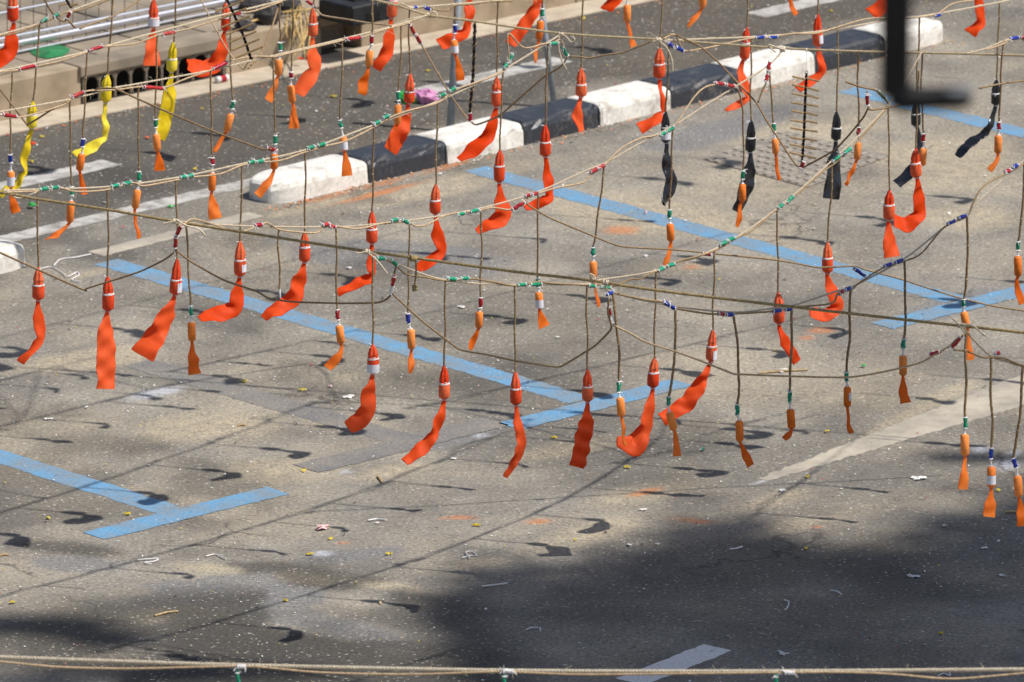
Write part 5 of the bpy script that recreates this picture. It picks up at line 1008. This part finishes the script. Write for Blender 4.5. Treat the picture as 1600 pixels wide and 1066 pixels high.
string_([(1140, 858), (1150, 857), (1160, 854)], .004, 'paper', 'loose_string', 'white strip on the lit edge of the shade')
string_([(575, 813), (588, 811), (603, 812)], .004, 'paper', 'loose_string', 'pale string right of the pink wrapper')
for (a, b, lab) in [((242, 962), (278, 955), 'tan twig by the damp patch at the lower left'), ((0, 868), (14, 867), 'tan twig at the left edge'), ((590, 744), (597, 754), 'dark short twig below the blacked out cross bar'), ((1186, 583), (1262, 578), 'tan twig among the white strips under the short red tail'), ((1570, 800), (1592, 801), 'pale twig at the right edge of the shade'), ((372, 665), (384, 664), 'tan twig left of the blacked out line')]:
    mb = MB(); A_, B_ = at_z(*a, .005), at_z(*b, .005); sweep(mb, [A_, A_.lerp(B_, .5) + Vector((0, .004, .003)), B_], [.005, .0055, .004], 6, jit=.15); tag(mb.build('twig', M['twig'], origin=A_), lab, 'twig', 'twigs on the asphalt')
lumps(at_z(503, 827, .001), .055, .018, .02, 5, M['palepink'], 'sweet_wrapper', 'pale pink wrapper on the asphalt below the left cross bar', 'wrapper', None, .5)
mb = MB(); c = at_z(655, 160, .0); 
for k in range(6): blob(mb, c + Vector((random.uniform(-.03, .05), random.uniform(-.03, .03), .03)), .05, .04, .03, jit=.35, n=5, k=7)
fb = empty('party_film', c); tag(fb, 'crumpled pink and green film on the road behind the kerb', 'film'); mb.build('pink_sheet', M['pink'], fb)
mb = MB()
for k in range(4): blob(mb, c + Vector((-.06 + random.uniform(-.02, .02), random.uniform(-.03, .03), .02)), .03, .03, .03, jit=.4, n=5, k=7)
mb.build('green_sheet', M['limegreen'], fb)
lumps(at_z(50, 325, .001), .03, .022, .03, 3, M['limegreen'], 'plastic_scrap', 'bright green plastic scrap on the road at the left', 'scrap', None)
lumps(at_z(266, 325, .001), .022, .016, .015, 3, M['limegreen'], 'plastic_scrap', 'dull green plastic scrap over the white road line', 'scrap', None)
lumps(at_z(1350, 574, .001), .018, .014, .015, 2, M['limegreen'], 'plastic_scrap', 'tiny green plastic scrap at the right', 'scrap', None)
lumps(at_z(1100, 705, .001), .014, .014, .015, 2, M['green'], 'plastic_scrap', 'green taped scrap below the streaming red tail', 'scrap', None)
lumps(at_z(56, 226, .001), .03, .016, .012, 3, M['red'], 'orange_scrap', 'orange paper scrap on the road at the left', 'scrap', None)
lumps(at_z(395, 305, .001), .028, .016, .02, 3, M['red'], 'orange_scrap', 'orange paper scrap at the white kerb end', 'scrap', None)
lumps(at_z(230, 217, .001), .02, .014, .012, 3, M['red'], 'orange_scrap', 'orange paper scrap beside the wide yellow tail', 'scrap', None)
lumps(at_z(470, 95, PH * .2), .022, .016, .02, 3, M['red'], 'orange_scrap', 'orange paper scrap in the gutter below the frond', 'scrap', None)
lumps(at_z(1010, 335, .001), .014, .012, .02, 3, M['palepink'], 'sweet_wrapper', 'small pink ball of paper by the blue line', 'wrapper', None)
lumps(at_z(520, 605, .001), .026, .014, .012, 2, M['palepink'], 'sweet_wrapper', 'pink scrap left of the banded red cracker', 'wrapper', None)
lumps(at_z(405, 569, .001), .022, .012, .01, 2, M['palepink'], 'sweet_wrapper', 'pink scrap on the asphalt under the fuse loop', 'wrapper', None)
gb = empty('green_bag', at_z(78, 80, PH + .008)); tag(gb, 'thin green plastic bag lying on the footway', 'bag'); mb = MB(); Pg = [at_z(60 + 36 * math.cos(a) * random.uniform(.7, 1) + 18, 80 + 12 * math.sin(a) * random.uniform(.7, 1), PH + .010) for a in [i * .45 for i in range(14)]]
cg = at_z(78, 80, PH + .03); mb.add(Pg + [cg], [(i, (i + 1) % 14, 14) for i in range(14)]); mb.build('bag_film', M['greenbag'], gb)
cn = empty('drinks_can', at_z(347, 122, .012)); tag(cn, 'white and red can lying in the gutter right of the drain', 'can'); mb = MB(); p0 = at_z(338, 125, .030); p1 = at_z(356, 121, .030)
sweep(mb, [p0, p0.lerp(p1, .06), p0.lerp(p1, .94), p1], [.013, .0165, .0165, .013], 12); mb.build('body', M['paper'], cn, smooth=True); mb = MB(); sweep(mb, [p0.lerp(p1, .3), p0.lerp(p1, .75)], .0169, 12, cap=False); mb.build('red_print', M['redtape'], cn, smooth=True)

# countless small bits: confetti, paper crumbs and grit
def scatter(n, cols, smin, smax, seed, dens=None, ymax=47.5):
    rg = np.random.default_rng(seed); mb = MB(); cnt = 0
    while cnt < n:
        x, y = rg.uniform(-3.4, 3.6), rg.uniform(33.5, ymax); z = 0.0025
        if (Vector((x, y, 0)) - GA).dot(-gn) > 0.0: continue
        if dens is not None and rg.random() > dens(x, y): continue
        a = rg.uniform(0, 6.28); L = rg.uniform(smin, smax) * (1 + (rg.random() < .05)); d = Vector((math.cos(a), math.sin(a), rg.uniform(-.35, .35))) * L; e = Vector((-math.sin(a), math.cos(a), rg.uniform(-.5, .5))) * L * rg.uniform(.4, .8); c = Vector((x, y, z + L * .45))
        mb.add([c - d, c + e * rg.uniform(.6, 1), c + d * rg.uniform(.6, 1), c - e], [(0, 1, 2, 3)], int(rg.choice(len(cols), p=[q for _, q in cols]))); cnt += 1
    return mb
tabn = np.random.default_rng(4).random((40, 40))
def dens(x, y): return 0.18 + 0.82 * tabn[int((x + 5) * 3) % 40, int(y * 2) % 40] ** 2
mb = scatter(6200, [(0, .62), (1, .12), (2, .10), (3, .08), (4, .08)], .0027, .0072, 3, dens); tag(mb.build('confetti_litter', [M['paper'], M['palepink'], M['leafyellow'], M['twig'], M['redtape']]), 'tiny white and coloured paper bits strewn over the asphalt', 'litter', None, 'stuff')
mb = scatter(3600, [(0, .5), (1, .5)], .0024, .0066, 8, dens); tag(mb.build('dark_grit', [M['darkbit'], M['twig']]), 'small dark crumbs and grit strewn over the asphalt', 'grit', None, 'stuff')

# grit and paper crumbs swept against the kerb foot and into the gutter
mb = MB()
for k in range(1500):
    if k < 900: t = random.uniform(tk[0] - .1, tk[-1]); q = -abs(random.gauss(0, .05)) - .004; c = KA + kd * t - kn * q; c.z = .003
    else: t = random.uniform(-1.5, 5); q = -abs(random.gauss(0, .06)) - .005; c = gpt(t, q, .003)
    a = random.random() * 6.28; L = random.uniform(.0025, .0085); d = Vector((math.cos(a), math.sin(a), random.uniform(-.3, .3))) * L; e = Vector((-math.sin(a), math.cos(a), random.uniform(-.4, .4))) * L * random.uniform(.4, .9); c.z += L * .4
    mb.add([c - d, c + e, c + d, c - e], [(0, 1, 2, 3)], random.choice((0, 1, 1, 2, 2, 3)))
tag(mb.build('kerb_grit', [M['paper'], M['twig'], M['orange'], M['darkbit']]), 'orange and tan crumbs swept against the kerb foot', 'grit', None, 'stuff')
